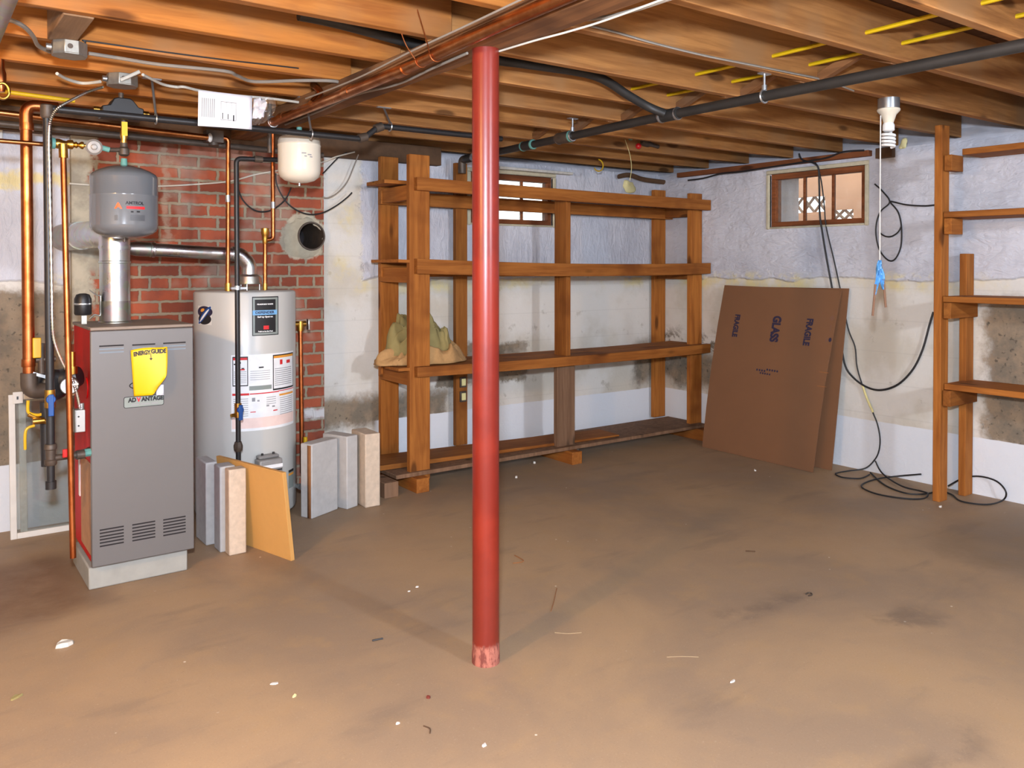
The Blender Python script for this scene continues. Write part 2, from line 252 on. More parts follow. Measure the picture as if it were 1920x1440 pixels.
# ------------------------------------------------------------------ mesh helpers
class MB:
    def __init__(s): s.bm = bmesh.new(); s.mi = 0
    def mat(s, i): s.mi = i; return s
    def _f(s, vs):
        try: f = s.bm.faces.new(vs); f.material_index = s.mi; return f
        except ValueError: return None
    def box(s, x0, x1, y0, y1, z0, z1, Mx=None):
        c = [Vector((x, y, z)) for z in (z0, z1) for y in (y0, y1) for x in (x0, x1)]
        if Mx is not None: c = [Mx @ p for p in c]
        v = [s.bm.verts.new(p) for p in c]
        for q in ((0, 2, 3, 1), (4, 5, 7, 6), (0, 1, 5, 4), (2, 6, 7, 3), (0, 4, 6, 2), (1, 3, 7, 5)): s._f([v[i] for i in q])
        return s
    def hexa(s, c):          # eight corners in the order of box()
        v = [s.bm.verts.new(p) for p in c]
        for q in ((0, 2, 3, 1), (4, 5, 7, 6), (0, 1, 5, 4), (2, 6, 7, 3), (0, 4, 6, 2), (1, 3, 7, 5)): s._f([v[i] for i in q])
        return s
    def rings(s, rings, closed=False, caps=True):
        rs = [[s.bm.verts.new(p) for p in r] for r in rings]; n = len(rs[0])
        m = len(rs) if closed else len(rs)-1
        for i in range(m):
            a, b = rs[i], rs[(i+1) % len(rs)]
            for j in range(n): s._f((a[j], a[(j+1) % n], b[(j+1) % n], b[j]))
        if caps and not closed: s._f(rs[0][::-1]); s._f(rs[-1])
        return s
    def cyl(s, p0, p1, r0, r1=None, seg=20, caps=True):
        p0, p1 = Vector(p0), Vector(p1); r1 = r0 if r1 is None else r1
        d = (p1-p0).normalized(); a = d.orthogonal().normalized(); b = d.cross(a)
        ring = lambda p, r: [p + a*(math.cos(t)*r) + b*(math.sin(t)*r) for t in (2*math.pi*k/seg for k in range(seg))]
        return s.rings([ring(p0, r0), ring(p1, r1)], caps=caps)
    def lathe(s, prof, base, d=(0, 0, 1), seg=32):
        base, d = Vector(base), Vector(d).normalized(); a = Vector((1, 0, 0)) if abs(d.z) > .9 else d.orthogonal().normalized(); b = d.cross(a)
        return s.rings([[base + d*h + a*(math.cos(t)*max(r, 1e-4)) + b*(math.sin(t)*max(r, 1e-4)) for t in (2*math.pi*(k+.5)/seg for k in range(seg))] for r, h in prof])
    def tube(s, pts, r, seg=10, sub=6, closed=False, flat=1.0, ribs=0):
        pts = [Vector(p) for p in pts]
        if sub > 1 and len(pts) > 2:
            out = []; n = len(pts); rng = range(n if closed else n-1)
            g = (lambda i: pts[i % n]) if closed else (lambda i: pts[max(0, min(n-1, i))])
            for i in rng:
                p0, p1, p2, p3 = g(i-1), g(i), g(i+1), g(i+2)
                for k in range(sub):
                    t = k/sub; out.append(.5*((2*p1)+(p2-p0)*t+(2*p0-5*p1+4*p2-p3)*t*t+(3*p1-p0-3*p2+p3)*t**3))
            if not closed: out.append(pts[-1])
            pts = out
        n = len(pts); tang = []
        for i in range(n):
            a = pts[(i-1) % n] if closed else pts[max(0, i-1)]; b = pts[(i+1) % n] if closed else pts[min(n-1, i+1)]
            t = (b-a); tang.append(t.normalized() if t.length > 1e-9 else Vector((0, 0, 1)))
        u = tang[0].orthogonal().normalized(); rings = []; r0 = r
        for i in range(n):
            r = r0+(ribs if i % 2 else -ribs)
            u = (u - tang[i]*u.dot(tang[i])).normalized(); w = tang[i].cross(u)
            rings.append([pts[i] + u*(math.cos(2*math.pi*k/seg)*r) + w*(math.sin(2*math.pi*k/seg)*r*flat) for k in range(seg)])
        return s.rings(rings, closed=closed)
    def pipe(s, pts, r, bend=None, seg=16):     # straight runs with rounded corners
        pts = [Vector(p) for p in pts]; bend = bend or r*2.2; out = [pts[0]]
        for i in range(1, len(pts)-1):
            a, b, c = pts[i-1], pts[i], pts[i+1]; da, dc = (a-b), (c-b); k = min(bend, da.length*.45, dc.length*.45)
            p, q = b+da.normalized()*k, b+dc.normalized()*k
            for j in range(7): t = j/6; out.append(p*(1-t)**2 + b*2*t*(1-t) + q*t*t)
        out.append(pts[-1]); return s.tube(out, r, seg, sub=1)
    def ball(s, c, r, sx=1, sy=1, sz=1, seg=16):
        c = Vector(c); prof = [[(c.x+math.cos(2*math.pi*k/seg)*math.sin(p)*r*sx, c.y+math.sin(2*math.pi*k/seg)*math.sin(p)*r*sy, c.z-math.cos(p)*r*sz) for k in range(seg)] for p in (math.pi*(i+.02)/(seg/2+.04) for i in range(seg//2+1))]
        return s.rings([[Vector(q) for q in r_] for r_ in prof])
    def grid(s, f, nu, nv):
        v = [[s.bm.verts.new(f(i/nu, j/nv)) for j in range(nv+1)] for i in range(nu+1)]
        for i in range(nu):
            for j in range(nv): s._f((v[i][j], v[i+1][j], v[i+1][j+1], v[i][j+1]))
        return s
    def build(s, name, mats, parent=None, label=None, bevel=0.0, smooth=40, origin=None, solid=0):
        if not isinstance(mats, (list, tuple)): mats = [mats]
        bm = s.bm; bmesh.ops.recalc_face_normals(bm, faces=bm.faces)
        xs = [v.co for v in bm.verts]; lo = Vector([min(c[i] for c in xs) for i in range(3)]); hi = Vector([max(c[i] for c in xs) for i in range(3)])
        o0 = Vector(origin) if origin is not None else Vector(((lo.x+hi.x)/2, (lo.y+hi.y)/2, lo.z))
        bmesh.ops.translate(bm, verts=bm.verts, vec=-o0)
        me = bpy.data.meshes.new(name); bm.to_mesh(me); bm.free()
        for m in mats: me.materials.append(M[m] if isinstance(m, str) else m)
        if smooth:
            me.polygons.foreach_set('use_smooth', [True]*len(me.polygons)); me.set_sharp_from_angle(angle=R(smooth))
        o = bpy.data.objects.new(name, me); COL.objects.link(o)
        if parent is not None:
            o.parent = parent; base = WORLD[parent.name]; o.location = o0 - base
        else: o.location = o0
        WORLD[o.name] = o0
        if bevel: b = o.modifiers.new('edge', 'BEVEL'); b.width = bevel; b.segments = 2; b.limit_method = 'ANGLE'; b.angle_limit = R(40)
        if solid: q = o.modifiers.new('thick', 'SOLIDIFY'); q.thickness = solid; q.offset = 0
        if label: o['label'] = label
        return o
WORLD = {}
def thing(name, label, cat, loc, group=None, kind=None):
    o = bpy.data.objects.new(name, None); COL.objects.link(o); o.location = loc; o.empty_display_size = .05; WORLD[o.name] = Vector(loc)
    return tag(o, label, cat, group, kind)
def tag(o, label, cat, group=None, kind=None):
    o['label'] = label; o['category'] = cat
    if group: o['group'] = group
    if kind: o['kind'] = kind
    return o
def text_bm(body, size, thick=.0006, bold=.0):
    cu = bpy.data.curves.new('t', 'FONT'); cu.body = body; cu.size = size; cu.align_x = 'CENTER'; cu.align_y = 'CENTER'; cu.extrude = thick; cu.offset = bold
    ob = bpy.data.objects.new('t', cu); COL.objects.link(ob); dg = bpy.context.evaluated_depsgraph_get(); me = bpy.data.meshes.new_from_object(ob.evaluated_get(dg))
    bm = bmesh.new(); bm.from_mesh(me); bpy.data.objects.remove(ob); bpy.data.curves.remove(cu); bpy.data.meshes.remove(me); return bm
def text(name, body, size, Mx, mat, parent, width=None, bold=.0, bendf=None, label=None):
    b = MB(); b.bm = text_bm(body, size, .0005, bold)
    if width:
        xs = [v.co.x for v in b.bm.verts]; k = width/(max(xs)-min(xs))
        for v in b.bm.verts: v.co.x *= k
    for v in b.bm.verts: v.co = bendf(v.co) if bendf else Mx @ v.co
    return b.build(name, mat, parent, label, smooth=0)
def frontM(x, y, z): return Matrix.Translation((x, y, z)) @ Matrix.Rotation(R(90), 4, 'X')   # text facing the room (-Y)
def ordn(i): return ['first', 'second', 'third', 'fourth', 'fifth', 'sixth', 'seventh', 'eighth', 'ninth', 'tenth', 'eleventh'][i]

# ------------------------------------------------------------------ the setting
XR, YB, ZJ = 5.03, 4.85, 2.125          # right wall, back wall, underside of the joists
def struct(name, b, mat, label, cat, **kw): return tag(b.build(name, mat, **kw), label, cat, None, 'structure')
struct('floor', MB().box(-1.7, 5.4, -2.3, 5.3, -.1, 0), 'floor', 'stained tan concrete basement floor', 'floor', smooth=0)
WX0, WX1, WZ0, WZ1 = 3.17, 3.90, 1.63, 1.985      # back window opening
b = MB()
def holes(u0, u1, z0, z1, hs, put):      # a wall slab with rectangular openings, as boxes round them
    us = sorted({u0, u1, *[h[0] for h in hs], *[h[1] for h in hs]})
    for a, c in zip(us, us[1:]):
        lo = z0
        for p, q in sorted((h[2], h[3]) for h in hs if h[0] <= a+1e-6 and h[1] >= c-1e-6): put(a, c, lo, p); lo = q
        put(a, c, lo, z1)
holes(-1.7, XR+.34, 0, 2.07, [(WX0, WX1, WZ0, WZ1), (1.86, 2.0665, 1.42, 1.60)], lambda a, c, p, q: b.box(a, c, YB, YB+.10, p, q))
holes(-1.7, XR+.34, 0, 2.07, [(WX0-.1, WX1+.5, WZ0-.03, WZ1+.03), (1.86, 2.0665, 1.42, 1.60)], lambda a, c, p, q: b.box(a, c, YB+.10, YB+.34, p, q))
struct('wall_back', b, 'wall_y', 'back basement wall, white block below and painted foam above', 'wall', smooth=0, origin=(0, YB, 0))
VY0, VY1, VZ0, VZ1 = 3.027, 3.762, 1.608, 1.985   # right window opening
b = MB(); b.box(XR, XR+.34, -2.3, VY0, 0, 2.07); b.box(XR, XR+.34, VY1, YB, 0, 2.07); b.box(XR, XR+.34, VY0, VY1, 0, VZ0); b.box(XR, XR+.34, VY0, VY1, VZ1, 2.07)
struct('wall_right', b, 'wall_x', 'right basement wall of painted foam with bare concrete patches', 'wall', smooth=0, origin=(XR, 0, 0))
struct('wall_left', MB().box(-1.8, -1.7, -2.3, 5.3, 0, 2.34), 'conc', 'left basement wall out of view', 'wall', smooth=0)
struct('wall_front', MB().box(-1.7, 5.4, -2.4, -2.3, 0, 2.34), 'conc', 'front basement wall behind the viewer', 'wall', smooth=0)
struct('ceiling', MB().box(-1.8, 5.5, -2.4, 5.4, 2.315, 2.34), 'sub', 'dark subfloor boards above the joists', 'ceiling', smooth=0)
# foam stuffed on top of the walls behind the joist ends
b = MB(); b.grid(lambda u, v: Vector((XR+.30-.02*math.sin(v*9)+.03*noise.noise((u*30, v*5, 1)), -2.3+7.6*u, 2.05+.28*v)), 90, 6); b.box(XR+.33, XR+.42, -2.3, 5.3, 2.0, 2.34)
struct('trim_1', b, 'foam', 'painted foam packed behind the joist ends above the right wall', 'insulation')
b = MB(); b.grid(lambda u, v: Vector((-1.7+7.1*u, YB+.30+.03*noise.noise((u*30, v*5, 4)), 2.05+.28*v)), 90, 6); b.box(-1.7, 5.4, YB+.33, YB+.42, 2.0, 2.34)
struct('trim_2', b, 'foam', 'painted foam packed along the top of the back wall', 'insulation')
# sill timbers
struct('trim_3', MB().box(XR-.045, XR+.10, 2.98, 4.62, 2.035, 2.072), 'trimwood_y', 'brown timber sill strip above the right window', 'sill', bevel=.004)
b = MB(); b.box(-1.5, 2.9, YB-.06, YB+.12, 2.0, 2.12)
struct('trim_4', b, 'dark_wood', 'dark timber sill along the top of the back wall', 'sill', bevel=.004)

def window(name, label, p0, ux, w, z0, z1, depth, frmat):
    # p0: lower corner on the wall face; ux: along the wall; depth: outward direction
    ux, dp = Vector(ux), Vector(depth); rt = thing(name, label, 'window', Vector(p0)+ux*(w/2), None, 'structure')
    Mx = Matrix((ux, dp, Vector((0, 0, 1)))).transposed().to_4x4(); Mx.translation = Vector((p0[0], p0[1], 0))
    t = .035; d0, d1 = .015, .085
    b = MB(); b.box(0, w, d0, d1, z0, z0+t, Mx); b.box(0, w, d0, d1, z1-t*1.1, z1, Mx); b.box(0, t, d0, d1, z0+t, z1-t*1.1, Mx); b.box(w-t, w, d0, d1, z0+t, z1-t*1.1, Mx)
    b.build('window_frame', frmat, rt, bevel=.003)
    for k in (1, 2): x = t+(w-2*t)*k/3; MB().box(x-.008, x+.008, .035, .06, z0+t, z1-t*1.1, Mx).build('muntin', frmat, rt, bevel=.002)
    for k in range(3): xa, xb = t+(w-2*t)*k/3+.008*(k > 0), t+(w-2*t)*(k+1)/3-.008*(k < 2); MB().box(xa, xb, .046, .049, z0+t, z1-t*1.1, Mx).build('pane', 'glass', rt)
    # straw-coloured foam squeezed round the frame
    b = MB(); e = .028
    for (xa, xb, za, zb) in ((-e, w+e, z1, z1+e), (-e, 0, z0-e*.6, z1), (w, w+e, z0-e*.6, z1), (0, w, z0-e*.5, z0)): b.box(xa, xb, -.012, .02, za, zb, Mx)
    b.build('foam_seal', 'seal', rt, bevel=.010)
    return rt
window('window_1', 'small three-pane basement window behind the wooden shelving', (WX0, YB, 0), (1, 0, 0), WX1-WX0, WZ0, WZ1, (0, 1, 0), 'trimwood')
window('window_2', 'small three-pane basement window on the right wall with cables across it', (XR, VY1, 0), (0, -1, 0), VY1-VY0, VZ0, VZ1, (1, 0, 0), 'trimwood_y')

# what shows through the right window: a terracotta garden screen with a row of rounded openings
scr = thing('garden_screen', 'terracotta garden screen with rounded openings outside the right window', 'screen', (6.15, 4.4, 0))
X0, X1 = 6.15, 6.19
b = MB()
o = lambda x, y: onX(x, y, X0)
ya_, yb2, yc_, yd_ = o(1482, 385).y, o(1547, 385).y, o(1562, 402).y, o(1600, 402).y; zt_, zm_, zq_, zb_ = o(1505, 370).z, o(1505, 399).z, o(1580, 393).z, o(1580, 411).z
holes(2.2, 6.6, 0, 3.2, [(yb2, ya_, zm_, zt_), (yd_, yc_, zb_, zq_)], lambda a, c, p, q: b.box(X0, X1, a, c, p, q))
b.build('panel', 'well', scr)
for k in range(3):
    y, w_ = ya_+(yb2-ya_)*(k+.5)/3, (ya_-yb2)/6; b = MB(); b.cyl((X0+.02, y-w_, zm_), (X0+.02, y+w_, zt_), .012); b.cyl((X0+.02, y+w_, zm_), (X0+.02, y-w_, zt_), .012); b.build('lattice_bar', 'well_d', scr)
for k in range(2):
    y, w_ = yc_+(yd_-yc_)*(k+.5)/2, (yc_-yd_)/4; b = MB(); b.cyl((X0+.02, y-w_, zb_), (X0+.02, y+w_, zq_), .012); b.cyl((X0+.02, y+w_, zb_), (X0+.02, y-w_, zq_), .012); b.build('lattice_bar', 'well_d', scr)
MB().box(6.0, 6.08, 4.62, 4.95, 0, 3.0).build('post', 'well_d', scr)
tag(MB().box(3.2, 4.6, 5.7, 5.76, 2.065, 2.6).build('eaves_board', 'well'), 'orange board outside the top of the back window', 'board')  # board in the screen's orange tone, set beyond the back panes
struct('ground', MB().box(XR+.34, 12, -3, 12, 1.3, 1.35), 'well_d', 'pale ground outside the right window', 'ground', smooth=0)
struct('ground', MB().box(-2, XR+.34, YB+.42, 12, 1.3, 1.35), 'white_old', 'pale ground outside the back window', 'ground', smooth=0)

# ------------------------------------------------------------------ joists, beam and column
right = [4.986, 4.60, 4.20, 3.80, 3.40, 2.995, 2.59, 2.18, 1.77, 1.36, .95]
left = [4.986, 4.63, 4.22, 3.79, 3.365, 2.955, 2.545, 2.135, 1.73]
for i, y in enumerate(right):
    tag(MB().box(1.50+.02*(i % 3), 5.30, y-.041, y, ZJ, 2.315).build('ceiling_joist', 'joist', bevel=.003), f'wooden ceiling joist right of the main beam, {ordn(i)} out from the back wall', 'joist', 'ceiling joists right of the beam')
for i, y in enumerate(left):
    tag(MB().box(-1.69, 1.56+.02*(i % 2), y-.041, y, ZJ, 2.315).build('ceiling_joist', 'joist_l', bevel=.003), f'wooden ceiling joist left of the main beam, {ordn(i)} out from the back wall', 'joist', 'ceiling joists left of the beam')
tag(MB().box(1.50, 1.63, -2.2, 4.78, 2.05, ZJ).build('support_beam', 'beam', bevel=.004), 'flat brown timber beam running front to back over the red column', 'beam')
CX, CY = 1.567, 2.305
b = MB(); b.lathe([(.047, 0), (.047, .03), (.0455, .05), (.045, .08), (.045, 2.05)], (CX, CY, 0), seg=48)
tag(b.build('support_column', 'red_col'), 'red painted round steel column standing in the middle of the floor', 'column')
# cross bridging behind the dark pipe
bys = [(2.14, 1.77), (2.55, 2.18), (2.955, 2.59), (3.36, 2.995), (3.76, 3.40), (4.16, 3.80)]
for i, (yb, ya) in enumerate(bys):
    for k, (za, zb) in enumerate(((2.14, 2.28), (2.28, 2.14))):
        x = 3.13+.05*k; b = MB(); d = Vector((0, yb-ya, zb-za)); n = Vector((0, -d.z, d.y)).normalized()*.02
        p, q = Vector((x, ya, za)), Vector((x, yb, zb)); w = Vector((.036, 0, 0))
        b.hexa([p-n, p-n+w, q-n, q-n+w, p+n, p+n+w, q+n, q+n+w])
        tag(b.build('cross_bridging', 'brace', bevel=.002), f'diagonal brace {"falling" if k else "rising"} toward the back, {ordn(i)} joist bay seen along the drain pipe', 'brace', 'cross bridging between the joists')
# yellow cables threaded through the joists
for x, lab in ((2.87, 'yellow cable threaded through the joists, left of the pair at top right'), (3.12, 'yellow cable threaded through the joists, right of the pair at top right')):
    tag(MB().tube([(x, .9, 2.20), (x+.005, 2.2, 2.188), (x, 3.1, 2.195)], .0095, 8, flat=.8).build('yellow_cable', 'yellow_p'), lab, 'cable', 'yellow cables through the joists')
# timber blocking that carries the ceiling junction box
tag(MB().box(.405, .495, 2.957, 3.322, ZJ-.004, 2.24).build('timber_block', 'block_w', bevel=.004), 'dusty timber block fixed between two joists above the octagonal box', 'block')

# ------------------------------------------------------------------ brick chimney breast
YC = 4.80
ch = thing('brick_chimney', 'red brick chimney breast behind the boiler and water heater', 'chimney', (1.38, YC, 0))
HX, HZ, HR = 1.983, 1.509, .080
# front skin with a real round opening for the spare flue
b = MB(); N = 40
ring = [Vector((HX+HR*math.cos(2*math.pi*k/N), YC, HZ+HR*math.sin(2*math.pi*k/N))) for k in range(N)]
x0, x1, z0, z1 = .69, 2.067, 0, 2.0
def outer(k):
    a = 2*math.pi*k/N; c, s_ = math.cos(a), math.sin(a); t = []
    if c > 1e-6: t.append((x1-HX)/c)
    if c < -1e-6: t.append((x0-HX)/c)
    if s_ > 1e-6: t.append((z1-HZ)/s_)
    if s_ < -1e-6: t.append((z0-HZ)/s_)
    m = min(t); return Vector((HX+c*m, YC, HZ+s_*m))
ou = [outer(k) for k in range(N)]
vi = [b.bm.verts.new(p) for p in ring]; vo = [b.bm.verts.new(p) for p in ou]
for k in range(N):
    b._f((vi[k], vo[k], vo[(k+1) % N], vi[(k+1) % N]))
for cx_, cz_ in ((x0, z0), (x1, z0), (x0, z1), (x1, z1)):   # fill the corner wedges
    best = None
    for k in range(N):
        p, q = ou[k], ou[(k+1) % N]
        if abs(p.x-q.x) > 1e-4 and abs(p.z-q.z) > 1e-4 and abs((p.x if abs(p.x-cx_) < 1e-4 else q.x)-cx_) < 1e-4 and abs((p.z if abs(p.z-cz_) < 1e-4 else q.z)-cz_) < 1e-4: best = k
    if best is not None: b._f((vo[best], b.bm.verts.new((cx_, YC, cz_)), vo[(best+1) % N]))
for xa in (x0, x1): b._f([b.bm.verts.new(p) for p in ((xa, YC, z0), (xa, YB-.001, z0), (xa, YB-.001, z1), (xa, YC, z1))])
b._f([b.bm.verts.new(p) for p in ((x0, YC, z1), (x1, YC, z1), (x1, YB-.001, z1), (x0, YB-.001, z1))])
b.build('brickwork', 'brick', ch, smooth=0)
b = MB(); b.rings([[Vector((HX+r*math.cos(2*math.pi*k/40), y, HZ+r*math.sin(2*math.pi*k/40))) for k in range(40)] for r, y in ((HR+.008, YC-.010), (HR+.006, YC-.018), (HR-.002, YC-.018), (HR-.004, YC-.01), (HR-.004, YB+.28))], caps=False)
fo = b.build('flue_opening', 'iron_b', ch, 'round open flue hole with a metal rim')
b = MB(); b.cyl((HX, YB+.24, HZ), (HX, YB+.25, HZ), HR+.002, seg=32); b.build('dark_flue_disc', 'slot', fo)  # black disc closing the tube, its colour stands for the flue's unlit depth
b = MB()   # lumpy mortar collar
b.rings([[Vector((HX-.05*(1-(i/3))+r*(1+.30*max(0, 1-i/2)*noise.noise((math.cos(a)*2.2, math.sin(a)*2.2, 3)))*math.cos(a), y, HZ-.015*(1-i/3)+r*(1+.30*max(0, 1-i/2)*noise.noise((math.cos(a)*2.2, math.sin(a)*2.2, 3)))*math.sin(a))) for a in (2*math.pi*k/36 for k in range(36))] for i, (r, y) in enumerate(((.122, YC-.001), (.115, YC-.010), (.102, YC-.012), (HR+.008, YC-.012)))], caps=False)
for v in b.bm.verts: v.co.x = min(v.co.x, x1-.001)
b.build('mortar_collar', 'mortar', ch, 'grey mortar round the flue hole')

# ------------------------------------------------------------------ boiler on its pad
tag(MB().box(.595, .985, 3.765, 4.16, 0, .092).build('concrete_pad', 'pad', bevel=.006), 'pale solid concrete block pad under the grey and red boiler', 'pad')
BX0, BX1, BY0, BY1, BZ0, BZ1 = .600, 1.002, 3.72, 4.172, .100, 1.080
bo = thing('boiler', 'grey fronted boiler with red sides standing on a concrete pad', 'boiler', ((BX0+BX1)/2, (BY0+BY1)/2, BZ0))
MB().box(BX0+.04, BX1-.03, BY0+.055, BY1-.01, BZ0-.008, BZ0+.014).build('dark_gap_base', 'slot', bo)  # recessed base, coloured black to stand in for the shaded gap under the casing
MB().box(BX0+.006, BX1-.006, BY0+.02, BY1, BZ0+.010, BZ1-.012).build('casing', 'red', bo, 'glossy red side casing', bevel=.004)
MB().box(BX0, BX1, BY0, BY0+.021, BZ0+.004, BZ1-.015).build('front_panel', 'grey', bo, bevel=.004)
MB().box(BX0, BX1, BY0+.004, BY1, BZ1-.014, BZ1).build('top_panel', 'grey_top', bo, 'dusty grey top panel', bevel=.004)
fy = BY0-.0008
def slots(px0, px1, pys0, pys1, mats):
    a = onY(px0, pys0[0], BY0); c = onY(px1, pys1[0], BY0)
    for k, (ya, yb) in enumerate(zip(pys0, pys1)):
        z = (onY(px0, ya, BY0).z + onY(px1, yb, BY0).z)/2; MB().box(a.x, c.x, fy, BY0+.004, z-.0028, z+.0028).build('vent_slot', mats[k], bo)
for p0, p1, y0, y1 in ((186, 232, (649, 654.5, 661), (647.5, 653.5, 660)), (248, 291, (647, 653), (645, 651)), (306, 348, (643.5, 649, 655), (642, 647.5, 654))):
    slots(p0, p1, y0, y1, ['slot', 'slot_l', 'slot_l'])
for p0, p1, y0, y1 in ((187, 232, (994, 1000, 1006, 1012, 1018, 1024.5), (987, 993, 999.5, 1005, 1011, 1017)), (248, 291, (984.5, 990.5, 996.5, 1002, 1008, 1014), (977, 983, 989, 995, 1000.5, 1006.5)), (306, 348, (975, 980.5, 986.5, 992, 998, 1004), (968, 974, 979.5, 985, 991, 997))):
    slots(p0, p1, y0, y1, ['slot']*6)
# badge and oval mark on the front
p = onY(270, 752, BY0); bw, bh = .158, .047
b = MB(); rr = lambda w, h, r, y: [Vector((p.x+sx*(w/2-r)+r*math.cos(a), y, p.z+sz*(h/2-r)+r*math.sin(a))) for sx, sz, a0 in ((1, 1, 0), (-1, 1, 90), (-1, -1, 180), (1, -1, 270)) for a in (R(a0+t) for t in (0, 30, 60, 90))]
b.rings([rr(bw, bh, .008, BY0+.001), rr(bw, bh, .008, BY0-.0012)]); bd = b.build('badge', 'ink', bo, 'dark edged grey name badge')
b = MB(); b.rings([rr(bw-.005, bh-.005, .006, BY0-.001), rr(bw-.005, bh-.005, .006, BY0-.0018)]); b.build('badge_plate', 'badge', bd)
text('lettering', 'AD', .024, frontM(p.x-.046, BY0-.0022, p.z+.008), 'ink', bd, .032, .0014); text('lettering', 'V', .026, frontM(p.x-.021, BY0-.0022, p.z+.008), 'ink_r', bd, .018, .0012)
text('lettering', 'ANTAGE', .024, frontM(p.x+.033, BY0-.0022, p.z+.008), 'ink', bd, .088, .0014)
for k, (dx, w) in enumerate(((-.035, .03), (.005, .038), (.042, .024))): MB().box(p.x+dx-w/2, p.x+dx+w/2, BY0-.0022, BY0-.0017, p.z-.014, p.z-.009).build('small_print', 'ink_g', bd)
q = onY(262, 722, BY0); b = MB(); b.tube([q+Vector((.052*math.cos(t)+.013, -.0005, .017*math.sin(t))) for t in (2*math.pi*k/28 for k in range(28))], .0022, 6, 1, True); b.build('oval_mark', 'ink', bo)
# left side: plywood-coloured panel, label strip, red knockouts
MB().box(BX0+.002, BX0+.0065, 3.735, 3.985, .145, .52).build('access_panel', 'plywood', bo, 'brown access panel low on the red side', bevel=.001)
MB().box(BX0+.002, BX0+.0065, 4.02, 4.05, .33, .50).build('data_label', 'white', bo)
MB().cyl((BX0+.002, 3.86, .82), (BX0+.007, 3.86, .82), .045).build('knockout', 'red', bo)
# flue collar and damper
FX, FY, FR = .744, 4.00, .062
MB().lathe([(FR+.006, 0), (FR+.006, .008), (FR+.001, .012), (FR+.001, .10)], (FX, FY, BZ1-.004), seg=40).build('flue_collar', 'galv_d', bo)
dm = MB().lathe([(.030, 0), (.034, .006), (.034, .07), (.026, .088), (.012, .093)], (.615, 3.99, 1.118), (0, 0, 1), 28).build('damper_motor', 'black', bo, 'round black damper motor beside the flue')
MB().lathe([(.0345, .044), (.0352, .046), (.0352, .05), (.0345, .052)], (.615, 3.99, 1.118), seg=28).build('motor_band', 'zinc', dm)
b = MB(); b.tube([(.640, 3.985, 1.225), (.665, 3.985, 1.205), (.683, 3.985, 1.20)], .003, 6); b.tube([(.640, 3.985, 1.10), (.66, 3.985, 1.118), (.683, 3.985, 1.118), (.683, 3.985, 1.20)], .003, 6); b.box(.608, .628, 3.98, 4.0, 1.076, 1.12); b.build('damper_bracket', 'steel', bo)

# energy label taped to the front
eg = thing('energy_label', 'bright yellow energy label sheet curling off the front of the boiler', 'label', onY(280, 700, BY0))
c00, c10, c01, c11 = onY(251, 743, 3.715), onY(306, 738, 3.655), onY(245, 657, 3.712), onY(313, 648, 3.69)
def sheet(u, v):
    p = (c00*(1-u)+c10*u)*(1-v)+(c01*(1-u)+c11*u)*v
    k = max(0, u-v-.60)/.40; p = p+Vector((-.030, -.012, .034))*(k**1.3)
    return p + Vector((.006*math.sin(math.pi*v)*u, -.014*math.sin(u*2.2)*(1-v*.5), .004*math.sin(u*5)*v))
b = MB(); b.grid(sheet, 16, 16); b.mat(1)
for f in b.bm.faces:
    c = f.calc_center_median(); f.material_index = 0
b.build('card', 'yellow', eg, solid=.0006)
Mx = lambda u, v, dy=-.0022: sheet(u, v)+Vector((0, dy, 0))
def onsheet(u0, v0, w):
    def f(co): u = u0+co.x/.142; v = v0+co.y/.19; return sheet(u, v)+Vector((0, -.0016-co.z, 0))
    return f
text('lettering', 'ENERGY', .023, None, 'ink', eg, .066, .0012, onsheet(.29, .895, 0)); text('lettering', 'GUIDE', .023, None, 'ink', eg, .060, .0012, onsheet(.75, .915, 0))
b = MB(); b.box(-.0012, .0012, -.022, .004, 0, .0006)
for v in b.bm.verts: v.co = onsheet(.53, .87, 0)(v.co)
b.build('arrow', 'ink', eg)
b = MB(); vs = [b.bm.verts.new(onsheet(.53, .74, 0)(Vector(q))) for q in ((-.007, .007, .0004), (.007, .007, .0004), (0, -.002, .0004))]; b._f(vs); b.build('arrow', 'ink', eg)
b = MB(); b.grid(lambda u, v: onY(293+14*u, 741-20*v, 3.712), 3, 3)
b.build('under_sheet', 'paper', eg, 'white sheet showing under the curled corner', solid=.0006)

# flues
fl = thing('boiler_flue', 'galvanized steel flue rising from the boiler and elbowing into the chimney', 'flue', (FX, FY, BZ1+.08))
MB().lathe([(FR, 0), (FR, .17), (FR+.003, .172), (FR+.003, .18), (FR, .182), (FR, .235)], (FX, FY, 1.17), seg=40).build('flue_pipe', 'galv', fl)
b = MB(); b.pipe([(FX, FY, 1.40), (FX, FY, 1.455), (FX-.035, FY+.12, 1.475), (FX-.075, 4.60, 1.475)], FR+.001, .09, 32); b.build('elbow', 'galv', fl)
MB().lathe([(FR+.004, 0), (FR+.004, .012)], (FX, FY, 1.405), seg=40).build('crimp_band', 'galv', fl)
MB().cyl((FX-.063, 4.45, 1.475), (FX-.088, 4.80, 1.475), FR+.006, seg=36).build('wall_thimble', 'galv_d', fl)
for a in (-120, -40, 20): MB().ball((FX+FR*math.cos(R(a)), FY+FR*math.sin(R(a)), 1.345), .004).build('screw', 'zinc', fl)
vf = thing('heater_vent', 'shiny galvanized vent pipe running level along the brick to the water heater', 'flue', (1.2, 4.43, 1.36))
VR = .034
b = MB(); b.cyl((.96, 4.42, 1.412), (1.40, 4.42, 1.392), VR, seg=32); b.build('vent_pipe', 'galv', vf)
b = MB(); b.lathe([(VR+.004, 0), (VR+.004, .006), (VR+.002, .008), (VR+.003, .07), (VR-.004, .11)], (.99, 4.42, 1.411), (-1, 0, .05), 32); b.build('reducer', 'galv_d', vf)
